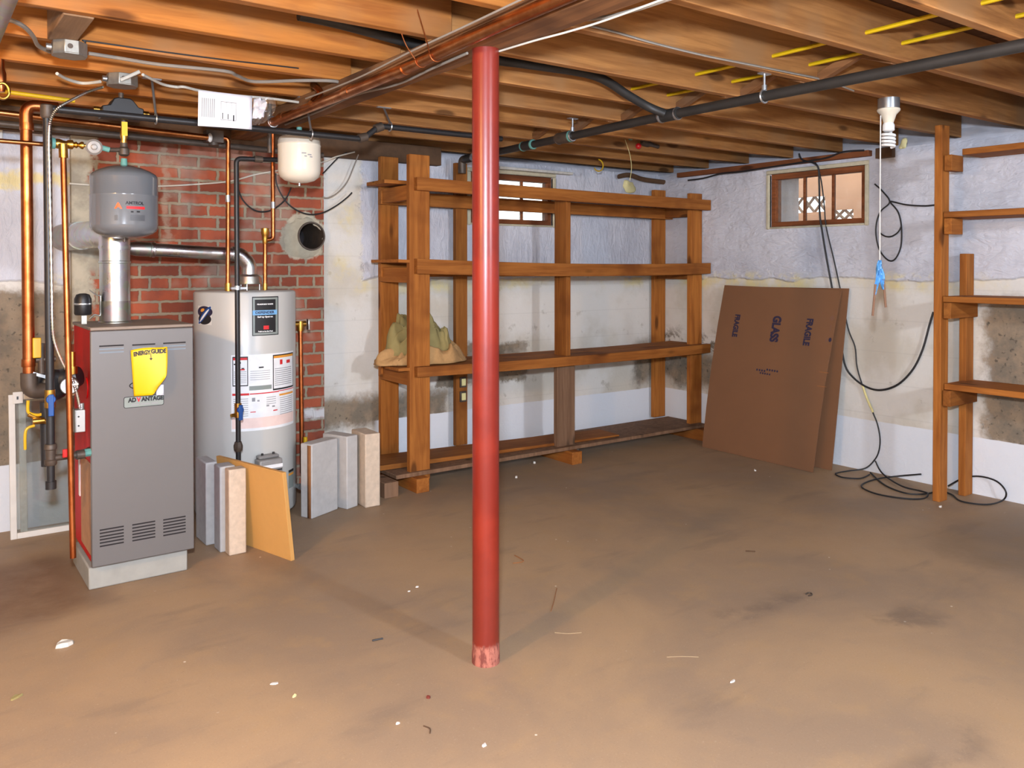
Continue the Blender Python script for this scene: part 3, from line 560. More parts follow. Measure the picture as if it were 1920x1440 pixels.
b = MB(); b.pipe([(1.385, 4.42, 1.393), (1.43, 4.42, 1.39), (1.48, 4.42, 1.34), (1.48, 4.42, 1.275)], VR+.005, .05, 32); b.build('elbow', 'galv', vf)
for x in (1.00, 1.392): MB().lathe([(VR+.0045, -.006), (VR+.006, 0), (VR+.0045, .006)], (x, 4.42, 1.411-(x-.99)*.045), (1, 0, -.045), 32).build('crimp_band', 'galv', vf)
b = MB(); b.lathe([(.042, .0), (.058, -.012), (.064, -.05), (.06, -.052)], (1.48, 4.42, 1.285), seg=32); b.build('draft_hood', 'galv_d', vf)
for a in (0, 120, 240): b = MB(); x, y = 1.48+.056*math.cos(R(a)), 4.42+.056*math.sin(R(a)); b.cyl((x, y, 1.195), (x, y, 1.24), .004); b.build('hood_leg', 'zinc', vf)

# ------------------------------------------------------------------ water heater
HCX, HCY, HRr, HT = 1.477, 4.475, .262, 1.196
wh = thing('water_heater', 'tall grey cylindrical water heater with white instruction labels', 'water heater', (HCX, HCY, 0))
MB().lathe([(HRr-.03, .0), (HRr-.03, .03), (HRr-.004, .032), (HRr, .045), (HRr, HT-.012), (HRr-.004, HT-.003)], (HCX, HCY, 0), seg=72).build('jacket', 'heater', wh)
MB().lathe([(HRr-.004, HT-.004), (HRr-.012, HT+.002), (.02, HT+.006)], (HCX, HCY, 0), seg=72).build('top_pan', 'heater', wh)
PH0 = math.atan2(-HCY, -HCX)
def hang(px): return PH0 + math.asin(max(-1, min(1, (px-459.5)/99.5)))
def hz(px, py):
    a = hang(px); return onY(px, py, HCY+HRr*math.sin(a)).z
def patch(name, px0, px1, py0, py1, mat, parent, off=.0012, label=None, th=.0):
    a0, a1 = hang(px0), hang(px1); pm = (px0+px1)/2; za, zb = hz(pm, py1), hz(pm, py0); n = max(3, int((a1-a0)/.06))
    b = MB(); rr_ = HRr+off; ro = HRr-.001
    prof = [[Vector((HCX+r_*math.cos(a), HCY+r_*math.sin(a), z)) for r_, z in ((ro, za), (rr_, za), (rr_, zb), (ro, zb))] for a in (a0+(a1-a0)*i/n for i in range(n+1))]
    b.rings(prof); return b.build(name, mat, parent, label)
def wtext(s_, px, py, size, mat, parent, width, off=.0026, bold=.0005):
    a = hang(px); z = hz(px, py); return text('lettering', s_, size, None, mat, parent, width, bold, lambda co: Vector((HCX+(HRr+off+co.z)*math.cos(a+co.x/HRr), HCY+(HRr+off+co.z)*math.sin(a+co.x/HRr), z+co.y)))
pl = patch('brand_plaque', 472, 521.5, 556, 629, 'ink', wh, .0012, 'black and silver name plaque')
patch('plaque_border', 473.5, 520, 558, 627.5, 'badge', pl, .0016); patch('plaque_field', 477, 516, 561.5, 623.5, 'ink', pl, .002)
patch('blue_band', 473, 518.5, 581.5, 590.5, 'ink_l', pl, .0024); patch('red_seal', 493, 503, 610.5, 617.5, 'ink_r', pl, .0024)
wtext('BRADFORD WHITE', 496.5, 570.5, .009, 'white_ink', pl, .085); wtext('DEFENDER', 496, 586, .018, 'ink_b', pl, .1, .003); wtext('Safety System', 496.5, 594, .011, 'white_ink', pl, .082); wtext('Built to be the Best', 497, 621.2, .008, 'white_ink', pl, .078)
st = patch('round_sticker', 371.5, 397, 573.5, 609, 'white', wh, .001, 'white edged sticker of dark and blue swirls')
a0 = hang(383.5); zc = hz(383.5, 591)
def wdisc(name, da, dz, rx, rz, mat, off, rot=0):
    b = MB()
    def P(k, s_):
        t = 2*math.pi*k/24; x, y = s_*rx*math.cos(t), s_*rz*math.sin(t); x, y = x*math.cos(rot)-y*math.sin(rot), x*math.sin(rot)+y*math.cos(rot)
        a = a0+(da+x)/HRr; return Vector((HCX+(HRr+off)*math.cos(a), HCY+(HRr+off)*math.sin(a), zc+dz+y))
    b.rings([[P(k, s_) for k in range(24)] for s_ in (1, .8, .6, .4, .2, .02)]); return b.build(name, mat, st)
wdisc('sticker_ring', 0, .017, .058, .030, 'ink_b', .0016); wdisc('sticker_ring', 0, -.02, .050, .028, 'slot', .0018); wdisc('sticker_band', 0, 0, .066, .014, 'blue', .0022, .75); wdisc('sticker_band', 0, -.002, .05, .006, 'white_ink', .0026, .75)
wdisc('sticker_flag', -.012, .026, .016, .008, 'ink_o', .0026, .3)
lb = patch('instruction_label', 433, 551.5, 664, 806, 'white_ink', wh, .001, 'large white instruction label')
patch('warning_frame', 435.5, 464, 669, 724.5, 'ink', lb, .0014); patch('warning_field', 437, 462.5, 671, 722.5, 'white_ink', lb, .0018); patch('red_header', 437, 462.5, 671, 675.5, 'ink_r', lb, .0022)
for (x0_, x1_, y0_, y1_) in ((438, 443, 682, 684.5), (446, 451, 679, 682), (452, 457, 690, 694)): patch('picture_mark', x0_, x1_, y0_, y1_, 'ink', lb, .0022)
patch('picture_mark', 449, 458, 692, 694.5, 'ink_r', lb, .0024)
patch('warning_frame', 510.5, 551, 663.5, 729, 'ink', lb, .0014); patch('warning_field', 512, 549.8, 665.5, 726, 'white_ink', lb, .0018); patch('orange_header', 512, 549.8, 665.5, 669.8, 'ink_o', lb, .0022)
patch('picture_mark', 524, 529, 674, 683, 'ink_r', lb, .0022); patch('picture_mark', 537, 544, 674, 680, 'ink_r', lb, .0022)
for k in range(9): patch('print_line', 514, 547, 689+k*3.8, 690.2+k*3.8, 'ink_g', lb, .0022)
for k in range(7): patch('print_line', 438, 461, 697+k*3.4, 698+k*3.4, 'ink_g', lb, .0022)
patch('picture_mark', 484, 493, 687.5, 690, 'ink', lb, .0018)
for k in range(5): patch('print_line', 468, 505, 695+k*4, 695.8+k*4, 'ink_g', lb, .0018)
patch('grey_band', 466, 508, 723, 731, 'badge', lb, .0014)
patch('red_header', 435, 466, 738, 742, 'ink_r', lb, .0018); patch('red_header', 467, 522, 736, 738, 'ink_r', lb, .0018); patch('red_header', 521, 551, 729.5, 731, 'ink_r', lb, .0018); patch('orange_header', 523, 550, 736, 739.5, 'ink_o', lb, .0018)
for k in range(9): patch('print_line', 437, 464, 748+k*4, 749+k*4, 'ink_g', lb, .0018)
for k in range(9): patch('print_line', 524, 549, 743+k*3.8, 744+k*3.8, 'ink_g', lb, .0018)
for k in range(4): patch('print_line', 498, 516, 744+k*4, 745+k*4, 'ink_g', lb, .0018)
for (x0_, x1_, y0_, y1_) in ((471, 477, 746, 753), (481, 485, 750, 753), (498, 503, 759, 762), (509, 514, 760, 763)): patch('picture_mark', x0_, x1_, y0_, y1_, 'ink_g', lb, .0018)
patch('red_header', 468, 478, 772, 773.5, 'ink_r', lb, .0018); patch('red_header', 511, 519, 768, 770, 'ink_r', lb, .0018)
patch('pink_strip', 434, 551, 782, 801, 'ink_p', lb, .0016)
# gas control, plates and drain
ga = hang(496); gz = 0.36; gM = Matrix.Translation((HCX+(HRr)*math.cos(ga), HCY+HRr*math.sin(ga), 0)) @ Matrix.Rotation(ga+math.pi/2, 4, 'Z')
b = MB(); b.box(-.062, .062, -.075, .0, .215, .345, gM); b.box(-.055, .055, -.05, .0, .345, .362, gM); gv = b.build('gas_control', 'zinc_p', wh, 'grey gas control box on the heater front', bevel=.012)
MB().box(-.06, .06, -.0765, -.07, .300, .318, gM).build('control_label', 'white_ink', gv); MB().box(-.02, .056, -.0775, -.07, .285, .292, gM).build('control_label', 'ink', gv)
b = MB(); b.cyl(gM @ Vector((-.028, -.074, .255)), gM @ Vector((-.028, -.096, .255)), .022); b.build('control_knob', 'black', gv)
for x in (-.03, .03): MB().cyl(gM @ Vector((x, -.03, .355)), gM @ Vector((x, -.03, .372)), .006).build('screw', 'iron', gv)
patch('data_plate', 541, 551, 880, 914, 'badge', wh, .0014); patch('data_plate', 541, 551, 880, 884, 'ink', wh, .002); patch('data_plate', 541, 551, 886, 890, 'ink_o', wh, .002)
da = hang(556); b = MB(); dp = Vector((HCX+HRr*math.cos(da), HCY+HRr*math.sin(da), .14)); b.cyl(dp, dp+Vector((.01, -.035, 0)), .012); b.lathe([(.016, 0), (.016, .014)], dp+Vector((.01, -.035, 0)), (.2, -.9, 0), 12); b.build('drain_valve', 'zinc', wh)
tv = MB(); tv.cyl((HCX+HRr-.01, 4.47, 1.005), (HCX+HRr+.075, 4.47, 1.005), .016); tv.cyl((HCX+HRr+.045, 4.47, 1.02), (HCX+HRr+.045, 4.47, .965), .019); tvo = tv.build('relief_valve', 'brass', wh)
MB().box(HCX+HRr+.085, HCX+HRr+.094, 4.45, 4.48, .97, 1.03).build('test_lever', 'zinc', tvo, bevel=.002)
dx_ = HCX+HRr+.045
MB().cyl((dx_, 4.47, .97), (dx_+.004, 4.46, .17), .0125).build('discharge_pipe', 'copper', wh, 'copper relief pipe down the right side of the heater')
MB().cyl((dx_+.035, 4.56, 1.0), (dx_+.04, 4.56, .3), .010).build('discharge_pipe', 'copper_d', wh)
MB().cyl((1.795, 4.43, .33), (1.795, 4.43, .375), .011).build('yellow_tag', 'yelhand', wh)

# ------------------------------------------------------------------ expansion tanks
TX, TY = .735, 3.75
et = thing('expansion_tank', 'grey domed expansion tank hanging over the boiler', 'tank', (TX, TY, 1.444))
MB().lathe([(.012, 0), (.05, .003), (.085, .011), (.108, .021), (.122, .032), (.1285, .044), (.130, .056), (.130, .172), (.1312, .1745), (.1312, .179), (.130, .182), (.130, .248), (.1285, .258), (.121, .268), (.10, .281), (.07, .293), (.04, .301), (.015, .304)], (TX, TY, 1.443), seg=64).build('shell', 'tank', et)
MB().cyl((TX, TY, 1.744), (TX, TY, 1.775), .014, .012).build('inlet_stub', 'teal', et); MB().cyl((TX, TY, 1.43), (TX, TY, 1.446), .006).build('air_valve', 'iron_b', et)
def ttext(body, px, py, size, mat, width, bold=.0004, dz=0):
    a = math.atan2(-TY, -TX) + math.asin((px-232)/65.5); z = onY(px, py, TY+.13*math.sin(a)).z+dz
    return text('lettering', body, size, None, mat, et, width, bold, lambda co: Vector((TX+(.1308+co.z)*math.cos(a+co.x/.13), TY+(.1308+co.z)*math.sin(a+co.x/.13), z+co.y)))
ttext('AMTROL', 252, 381, .018, 'ink', .072); ttext('A', 221, 386, .03, 'orange', .03, .002)
def tpatch(px0, px1, py0, py1, mat):
    A = math.atan2(-TY, -TX); a0_, a1_ = A+math.asin((px0-232)/65.5), A+math.asin((px1-232)/65.5); am = (a0_+a1_)/2; pm = (px0+px1)/2
    za, zb = onY(pm, py1, TY+.13*math.sin(am)).z, onY(pm, py0, TY+.13*math.sin(am)).z
    b = MB(); b.rings([[Vector((TX+r_*math.cos(a), TY+r_*math.sin(a), z)) for r_, z in ((.129, za), (.1306, za), (.1306, zb), (.129, zb))] for a in (a0_+(a1_-a0_)*i/6 for i in range(7))]); b.build('tank_print', mat, et)
tpatch(236, 270, 387, 392, 'ink_r'); tpatch(244, 249, 395.5, 398.5, 'ink'); tpatch(255, 261, 395.5, 398.5, 'ink'); tpatch(243, 270, 403, 414, 'print_d'); tpatch(214, 220, 403, 413, 'print_d')
WX, WY = 1.566, 3.93
wt = thing('water_expansion_tank', 'cream white expansion tank hanging beside the water heater pipes', 'tank', (WX, WY, 1.737))
MB().lathe([(.008, 0), (.04, .004), (.072, .014), (.092, .030), (.100, .050), (.102, .065), (.102, .178), (.1035, .181), (.1035, .187), (.102, .190), (.102, .206), (.096, .222), (.07, .236), (.02, .242)], (WX, WY, 1.735), seg=56).build('shell', 'white_tank', wt)
MB().cyl((WX, WY, 1.722), (WX, WY, 1.738), .005).build('air_valve', 'zinc', wt); MB().cyl((WX, WY, 1.97), (WX, WY, 2.01), .013).build('inlet_stub', 'teal', wt)
A = math.atan2(-WY, -WX); 
for dx, dz, w_ in ((.022, 1.872, .022), (.05, 1.866, .02), (.03, 1.858, .012), (.058, 1.856, .014)):
    b = MB(); a_ = A+dx/.102; b.rings([[Vector((WX+r_*math.cos(a), WY+r_*math.sin(a), z)) for r_, z in ((.101, dz-.003), (.1026, dz-.003), (.1026, dz+.003), (.101, dz+.003))] for a in (a_-w_/.204, a_, a_+w_/.204)]); b.build('faint_print', 'ink_g', wt)

# ------------------------------------------------------------------ gas pipes
GY, GZ = 3.70, 1.944
gm = thing('gas_pipe', 'black iron gas pipe under the joists over the boiler, jogging past the cream tank', 'pipe', (1.2, GY, GZ))
b = MB(); b.pipe([(.455, GY, GZ), (1.795, GY, GZ), (1.885, GY, GZ+.072), (2.62, GY, GZ+.075)], .0145, .03); b.build('pipe', 'iron', gm)
for p, q in (((1.775, GY, GZ), (1.815, GY, GZ+.014)), ((1.862, GY, GZ+.056), (1.90, GY, GZ+.072))): MB().cyl(p, q, .021).build('elbow', 'iron_b', gm)
def hanger(px, base_z, parent, y=GY, ty=None):
    x = onY(px, 220, y).x; b = MB(); b.tube([(x, y+.021*math.cos(t), base_z+.021*math.sin(t)) for t in (2*math.pi*k/16 for k in range(16))], .0035, 6, 1, True)
    b.cyl((x, y, base_z+.02), (x, ty or y+.05, ZJ-.003), .005); b.box(x-.038, x+.038, (ty or y+.05)-.009, (ty or y+.05)+.009, ZJ-.005, ZJ); b.build('hanger', 'zinc', parent)
hanger(292, GZ, gm, ty=3.765); hanger(731, GZ+.075, gm, ty=3.765); hanger(583, GZ, gm, ty=3.765)
gd = thing('boiler_gas_drop', 'black gas pipe dropping past the left of the boiler with a blue handled valve', 'pipe', (.451, GY, .5))
MB().lathe([(.018, -.02), (.024, -.012), (.024, .03), (.018, .035)], (.449, GY, GZ-.02), seg=20).build('elbow', 'iron_b', gd)
MB().cyl((.449, GY, GZ), (.453, GY, .61), .0155).build('pipe', 'iron', gd)
v = MB(); v.cyl((.452, GY, .845), (.452, GY, .775), .019); vv = v.build('valve_body', 'brass', gd)
b = MB(); b.cyl((.452, GY-.018, .81), (.452, GY-.034, .81), .017); b.box(.442, .462, GY-.036, GY-.028, .745, .83); b.build('handle', 'blue', vv, 'blue lever handle', bevel=.003)
b = MB(); b.lathe([(.019, 0), (.022, .004), (.022, .02), (.018, .024), (.018, .06), (.022, .064), (.022, .08), (.019, .084)], (.453, GY, .548), seg=18); b.build('tee', 'iron_b', gd)
b = MB(); b.cyl((.453, GY, .55), (.453, GY, .46), .0145); b.lathe([(.02, 0), (.02, .03)], (.453, GY, .455), seg=12); b.build('drip_leg', 'iron', gd)
b = MB(); b.cyl((.453, GY, .575), (.56, GY+.02, .572), .0125); b.lathe([(.019, 0), (.019, .03)], (.545, GY+.018, .572), (1, .1, 0), 12); b.cyl((.56, GY+.02, .572), (.604, GY+.10, .572), .011); b.build('branch', 'iron_b', gd)
MB().box(.492, .510, GY-.022, GY-.012, .575, .608).build('branch_handle', 'redhand', gd, 'small red handle', bevel=.003)
MB().lathe([(.016, 0), (.016, .03)], (.57, GY+.03, .574), (1, .2, 0), 8).build('union', 'teal', gd)
hd = thing('heater_gas_drop', 'thin black gas pipe running down the front of the water heater', 'pipe', (1.314, 4.10, .4))
b = MB(); b.pipe([(1.60, 4.10, 1.868), (1.312, 4.10, 1.855), (1.316, 4.10, .25), (1.36, 4.10, .23)], .0122, .025); b.build('pipe', 'iron', hd)
MB().lathe([(.017, -.02), (.017, .02)], (1.42, 4.10, 1.86), (1, 0, 0), 14).build('coupling', 'iron_b', hd)
MB().lathe([(.014, 0), (.020, .008), (.022, .022), (.022, .032), (.017, .046), (.017, .05)], (1.315, 4.10, .415), seg=8).build('union', 'iron_b', hd)
v = MB(); v.cyl((1.315, 4.10, .655), (1.315, 4.10, .585), .017); v.cyl((1.315, 4.10, .60), (1.278, 4.09, .598), .009); vv = v.build('valve_body', 'brass', hd)
b = MB(); b.cyl((1.318, 4.083, .625), (1.318, 4.066, .625), .016); b.box(1.308, 1.328, 4.062, 4.07, .575, .65); b.build('handle', 'blue', vv, 'blue lever handle', bevel=.003)
b = MB(); b.box(1.28, 1.36, 4.085, 4.115, 1.215, 1.225); b.cyl((1.315, 4.1, 1.212), (1.315, 4.1, 1.232), .018); b.build('pipe_clamp', 'zinc', hd)
tag(MB().cyl((1.45, 4.02, 2.124), (1.45, 4.02, 1.885), .011).build('dark_drop_pipe', 'iron_b'), 'short dark pipe dropping from the joists just left of the cream tank', 'pipe')

# ------------------------------------------------------------------ heating pipework at the left
SY = 3.80
cr = thing('copper_riser', 'thick copper riser at far left turning along under the joists', 'pipe', (.388, SY, .85))
b = MB(); b.cyl((.391, SY, .90), (.388, SY, 1.90), .0215, seg=24); b.build('riser', 'copper', cr)
b = MB(); b.pipe([(.388, SY, 1.88), (.388, SY, 1.965), (.50, SY, 1.965)], .0235, .05, 24); b.build('elbow', 'copper', cr)
MB().cyl((.46, SY, 1.966), (1.0, SY, 1.966), .017, seg=20).build('run', 'copper_d', cr)
for z in (.93, 1.865): MB().lathe([(.0245, 0), (.0255, .004), (.0245, .03)], (.39, SY, z), seg=24).build('coupling', 'copper', cr)
pm = thing('circulator_pump', 'dark cast iron circulator pump with yellow valves beside the boiler', 'pump', (.47, 3.86, .70))
b = MB(); b.pipe([(.392, SY, .905), (.392, SY, .83), (.47, SY+.02, .83)], .031, .06, 20); b.build('elbow', 'iron_b', pm)
b = MB(); b.lathe([(.03, 0), (.055, .012), (.062, .03), (.062, .07), (.05, .085), (.036, .09)], (.47, SY+.10, .845), (.25, -.97, 0), 28); b.build('volute', 'black', pm)
b = MB(); b.lathe([(.045, 0), (.045, .07), (.038, .085)], (.505, SY+.06, .86), (.8, -.5, .2), 24); b.build('motor', 'iron', pm)
MB().box(.40, .47, SY-.02, SY-.012, .885, .897, Matrix.Translation((.435, SY, .89)) @ Matrix.Rotation(R(22), 4, 'Y') @ Matrix.Translation((-.435, -SY, -.89))).build('flange_edge', 'zinc', pm)
b = MB(); b.cyl((.452, SY+.03, .78), (.455, SY+.03, .52), .021); b.build('lower_pipe', 'iron', pm)
b = MB(); b.cyl((.435, SY, 1.02), (.435, SY, .90), .013); b.cyl((.415, SY, .955), (.485, SY, .955), .011); b.build('upper_valve', 'iron_b', pm)
MB().box(.402, .432, SY-.03, SY-.018, .965, 1.045).build('valve_lever', 'yelhand', pm, 'yellow lever', bevel=.003)
b = MB(); b.tube([(.385, SY-.03, .80), (.385, SY-.03, .755), (.41, SY-.03, .74), (.43, SY-.03, .74)], .006, 8); b.build('valve_lever', 'yelhand', pm, 'yellow lever')
b = MB(); b.cyl((.385, SY-.03, .745), (.46, SY-.02, .70), .009); b.cyl((.40, SY-.03, .715), (.44, SY-.03, .715), .013); b.build('drain_cock', 'brass', pm)
b = MB(); b.tube([(.405, SY-.04, .70), (.375, SY-.045, .685), (.372, SY-.045, .61)], .0055, 8); b.build('valve_lever', 'yelhand', pm, 'yellow lever')
gg = thing('pressure_gauge', 'round white faced pressure gauge at the left edge of the boiler', 'gauge', (.53, 3.77, .80))
MB().lathe([(.034, 0), (.036, .004), (.036, .022), (.034, .025)], (.535, 3.79, .845), (-.25, -.97, 0), 28).build('case', 'iron_b', gg)
MB().lathe([(.031, .0252), (.031, .0262)], (.535, 3.79, .845), (-.25, -.97, 0), 28).build('dial', 'dial', gg)
b = MB(); b.cyl((.545, 3.80, .88), (.545, 3.80, .98), .012); b.cyl((.545, 3.8, .89), (.545, 3.8, .92), .02); b.build('fitting', 'brass', gg)
rp = thing('relief_drain_pipe', 'slim copper pipe down to the floor at the left corner of the boiler', 'pipe', (.53, 3.72, .1))
pb = onY(137, 1046, 3.655); MB().cyl(onY(118.5, 282, 3.72), pb, .0115, seg=16).build('pipe', 'copper', rp)
MB().cyl(onY(118, 270, 3.72), onY(119, 296, 3.72), .0165).build('coupling', 'brass', rp)
fv = thing('feed_valve', 'brass fill valve chain with a round grey regulator dial left of the grey tank', 'valve', onY(140, 273, 3.74))
z0 = 1.815; pxs = [(98, .012), (106, .020), (112, .020), (118, .015), (124, .013), (128, .018), (136, .019), (139, .010), (143, .014), (147, .007), (152, .015), (156, .015), (158, .007), (166, .007)]
prof = []; xs0 = onY(98, 272, 3.74).x
for px_, r_ in pxs: prof.append((r_, onY(px_, 272, 3.74).x-xs0))
MB().lathe(prof, (xs0, 3.74, z0), (1, 0, 0), 12).build('brass_chain', 'brass', fv)
MB().lathe([(.022, 0), (.022, .012)], (xs0-.002, 3.74, z0), (1, 0, 0), 14).build('green_union', 'teal', fv)
gc = onY(178, 275, 3.73); b = MB(); b.lathe([(.030, 0), (.032, .006), (.032, .02), (.026, .026), (.024, .022), (.012, .024), (.010, .032), (.002, .034)], gc+Vector((0, .02, 0)), (-.15, -1, -.1), 28); b.build('regulator_dial', 'dial_g', fv)
MB().cyl(onY(191, 277, 3.74), onY(205, 281, 3.74), .011).build('green_union', 'teal', fv); MB().cyl(onY(205, 281, 3.74), onY(226, 281, 3.75), .009).build('nipple', 'iron_b', fv)
cw = thing('cold_feed_pipe', 'thin level copper pipe crossing in front of the thick riser', 'pipe', onY(40, 266, 3.72))
MB().cyl(onY(-12, 263, 3.72), onY(98, 272, 3.74), .009).build('pipe', 'copper_d', cw)
sp = thing('air_separator', 'black ridged air separator on the pipe above the grey tank', 'separator', (.735, SY, 1.94))
b = MB(); yA, yB = SY-.045, SY+.05; pr = [(.655, 1.945), (.655, 1.988), (.685, 1.995), (.700, 2.022), (.715, 2.028), (.762, 2.028), (.775, 2.020), (.795, 1.995), (.815, 1.990), (.815, 1.945)]
b.rings([[Vector((x, yA, z)) for x, z in pr], [Vector((x, yB, z)) for x, z in pr]]); b.build('housing', 'black', sp, bevel=.004)
for x in (.64, .83): MB().lathe([(.022, -.012), (.022, .012)], (x, SY, 1.967), (1, 0, 0), 8).build('union_nut', 'brass', sp)
MB().cyl((.735, SY, 2.025), (.735, SY, 2.055), .010).build('vent_cap', 'iron_b', sp)
tn = thing('tank_stem', 'vertical fitting chain with a yellow tag between the air separator and the grey tank', 'pipe', (TX, TY, 1.775))
MB().cyl((TX, TY, 1.95), (TX, TY, 1.90), .011).build('nipple', 'iron_b', tn); MB().box(TX-.011, TX+.011, TY-.017, TY-.012, 1.868, 1.925).build('tag', 'yellow_p', tn, 'yellow tag')
MB().lathe([(.011, 0), (.014, .006), (.011, .018), (.015, .03), (.015, .045), (.011, .06), (.012, .07)], (TX, TY, 1.835), seg=10).build('brass_valve', 'brass', tn)
MB().lathe([(.012, 0), (.021, .006), (.021, .03), (.014, .038), (.014, .055)], (TX, TY, 1.785), seg=16).build('tee', 'iron_b', tn)
# copper along the back wall and down to the heater
lc = thing('long_copper_pipe', 'long copper pipe running level under the joists in front of the brick', 'pipe', (.6, 4.30, 1.99))
MB().cyl((-.4, 4.30, 2.028), (1.235, 4.30, 1.976), .014).build('pipe', 'copper_d', lc); MB().ball((1.243, 4.295, 1.975), .018, .7, .7, 1.3).build('white_cap', 'white', lc)
tag(MB().cyl((-.4, 4.42, 1.985), (1.9, 4.42, 1.95), .016).build('dark_supply_pipe', 'iron_b'), 'dark pipe just below the long copper pipe near the chimney top', 'pipe')
tag(MB().cyl((-.4, 4.2, 2.105), (.62, 4.2, 2.072), .009).build('yellow_gas_tube', 'yellow_p'), 'yellow green tube under the joists at the far upper left', 'pipe')
ci = thing('cold_inlet_pipe', 'bright copper pipe dropping to the left side of the water heater top', 'pipe', (1.362, 4.40, 1.2))
b = MB(); b.pipe([(1.31, 4.355, 1.988), (1.352, 4.355, 1.988), (1.347, 4.355, 1.202)], .0115, .022); b.build('pipe', 'copper', ci)
for z, h, m in ((1.66, .035, 'zinc'), (1.20, .04, 'brass')): MB().cyl((1.349, 4.355, z), (1.349, 4.355, z+h), .0128 if m == 'zinc' else .017).build('coupling', m, ci)
b = MB(); b.box(1.235, 1.32, 4.325, 4.385, 1.96, 2.02); b.cyl((1.278, 4.355, 1.965), (1.278, 4.355, 1.945), .025); b.build('zone_valve', 'iron_b', ci)
ho = thing('hot_outlet_pipe', 'copper pipe with an upturned brass tee rising from the right of the heater top', 'pipe', (1.58, 4.40, 1.2))
b = MB(); b.pipe([(1.604, 4.40, 2.04), (1.604, 4.40, 1.475), (1.562, 4.40, 1.468)], .0115, .022); b.build('upper_pipe', 'copper', ho)
b = MB(); b.cyl((1.560, 4.40, 1.47), (1.559, 4.40, 1.205), .011); b.build('lower_pipe', 'copper', ho)
b = MB(); b.lathe([(.011, 0), (.014, .01), (.014, .03), (.017, .045), (.021, .055), (.021, .082), (.019, .084)], (1.560, 4.40, 1.448), seg=18); b.build('tee', 'brass', ho)
for z, h in ((1.64, .035), (1.20, .035)): MB().cyl((1.604 if z > 1.5 else 1.559, 4.40, z), (1.604 if z > 1.5 else 1.559, 4.40, z+h), .0128).build('coupling', 'zinc' if z > 1.5 else 'brass', ho)

# the fat copper pipe along the beam
bp = thing('beam_copper_pipe', 'fat brown copper pipe hung by wire loops along the left of the main beam', 'pipe', (1.45, 2.6, 2.03))
MB().tube([(1.45, 4.0, 2.030), (1.45, 2.8, 2.034), (1.45, 2.1, 2.054), (1.45, .6, 2.075)], .0215, 24, 8).build('pipe', 'copper_d', bp)
for y in (3.87, 3.15, 2.70): MB().cyl((1.45, y, 2.033), (1.45, y-.06, 2.035), .0238, seg=24).build('coupling', 'copper_d', bp)
for k, (ya, xb) in enumerate(((2.53, 1.36), (2.43, 1.385))):
    b = MB(); zc_ = 2.043; b.tube([(1.45+.0245*math.cos(t), ya, zc_+.0245*math.sin(t)) for t in (math.pi*(1.05+1.0*k_/10) for k_ in range(11))]+[(1.475, ya, 2.075)], .0022, 6, 2)
    b.tube([(1.4255, ya, zc_), (xb+.03, ya+.01, 2.10), (xb, ya+.012, ZJ+.06)], .002, 6); b.build('wire_loop', 'copper', bp)
b = MB(); b.tube([(1.45+.025*math.cos(t), 3.97, 2.03+.025*math.sin(t)) for t in (2*math.pi*k/18 for k in range(18))], .003, 6, 1, True); b.build('wire_loop', 'zinc', bp)
br = MB().pipe([onY(587, 158, 3.45), onY(603, 172, 3.5), (1.43, 3.45, 2.034)], .015, .04)
br.build('branch_elbow', 'copper_d', bp)
tg = thing('corner_pipe', 'dull metal pipe along the ceiling cut off at the very top left corner', 'pipe', onZ(8, 20, 2.05))
a_ = onZ(8, 20, 2.05); MB().cyl((a_.x, a_.y-1.2, 2.05), (a_.x, a_.y+.55, 2.05), .021, seg=20).build('pipe', 'galv_d', tg)
lv = thing('edge_valve', 'brass gate valve with a ring handle at the upper left edge', 'valve', onY(4, 165, 3.75))
c_ = onY(4, 172, 3.74); b = MB(); b.tube([c_+Vector((.022*math.cos(t), -.02, .030*math.sin(t))) for t in (2*math.pi*k/20 for k in range(20))], .0055, 8, 1, True); b.build('ring_handle', 'brass', lv)
b = MB(); c2 = onY(2, 148, 3.76); b.lathe([(.012, -.05), (.018, -.03), (.018, .02), (.012, .04), (.012, .075)], c2, seg=14); b.build('valve_body', 'copper', lv)
tag(MB().box(onY(-14, 250, 4.84).x, onY(5, 250, 4.84).x, 4.82, 4.849, onY(3, 262, 4.84).z, onY(3, 232, 4.84).z).build('white_box', 'white', bevel=.006), 'narrow white control box on the wall at the left edge', 'box')

# ------------------------------------------------------------------ electrical boxes, cables and papers overhead
def octbox(name, label, c, d, h):
    rt = thing(name, label, 'junction box', (c[0], c[1], c[2]-h))
    MB().lathe([(d/2, 0), (d/2, h)], (c[0], c[1], c[2]-h), seg=8).build('box', 'steel', rt, bevel=.002); MB().lathe([(d/2-.001, -.003), (d/2-.001, 0)], (c[0], c[1], c[2]-h), seg=8).build('cover', 'steel', rt)
    MB().cyl((c[0]-d/2-.014, c[1], c[2]-h/2), (c[0]-d/2+.002, c[1], c[2]-h/2), .012).build('cable_clamp', 'zinc', rt)
    MB().cyl((c[0]-.005, c[1]-d/2*.93, c[2]-h/2), (c[0]-.005, c[1]-d/2*.90, c[2]-h/2), .009).build('knockout', 'iron_b', rt); return rt
octbox('junction_box', 'octagonal steel junction box under the dusty timber block, upper left', (.475, 3.325, ZJ-.004), .118, .045)
octbox('junction_box', 'octagonal steel junction box with white cables above the black air separator', (.735, 3.775, ZJ), .122, .045)
def cable(name, label, pts, r, mat, cat='cable', sub=6, flat=1.0, group=None): return tag(MB().tube(pts, r, 8, sub, flat=flat).build(name, mat), label, cat, group)
Z = lambda l, z=2.117: [onZ(x, y, z) for x, y in l]
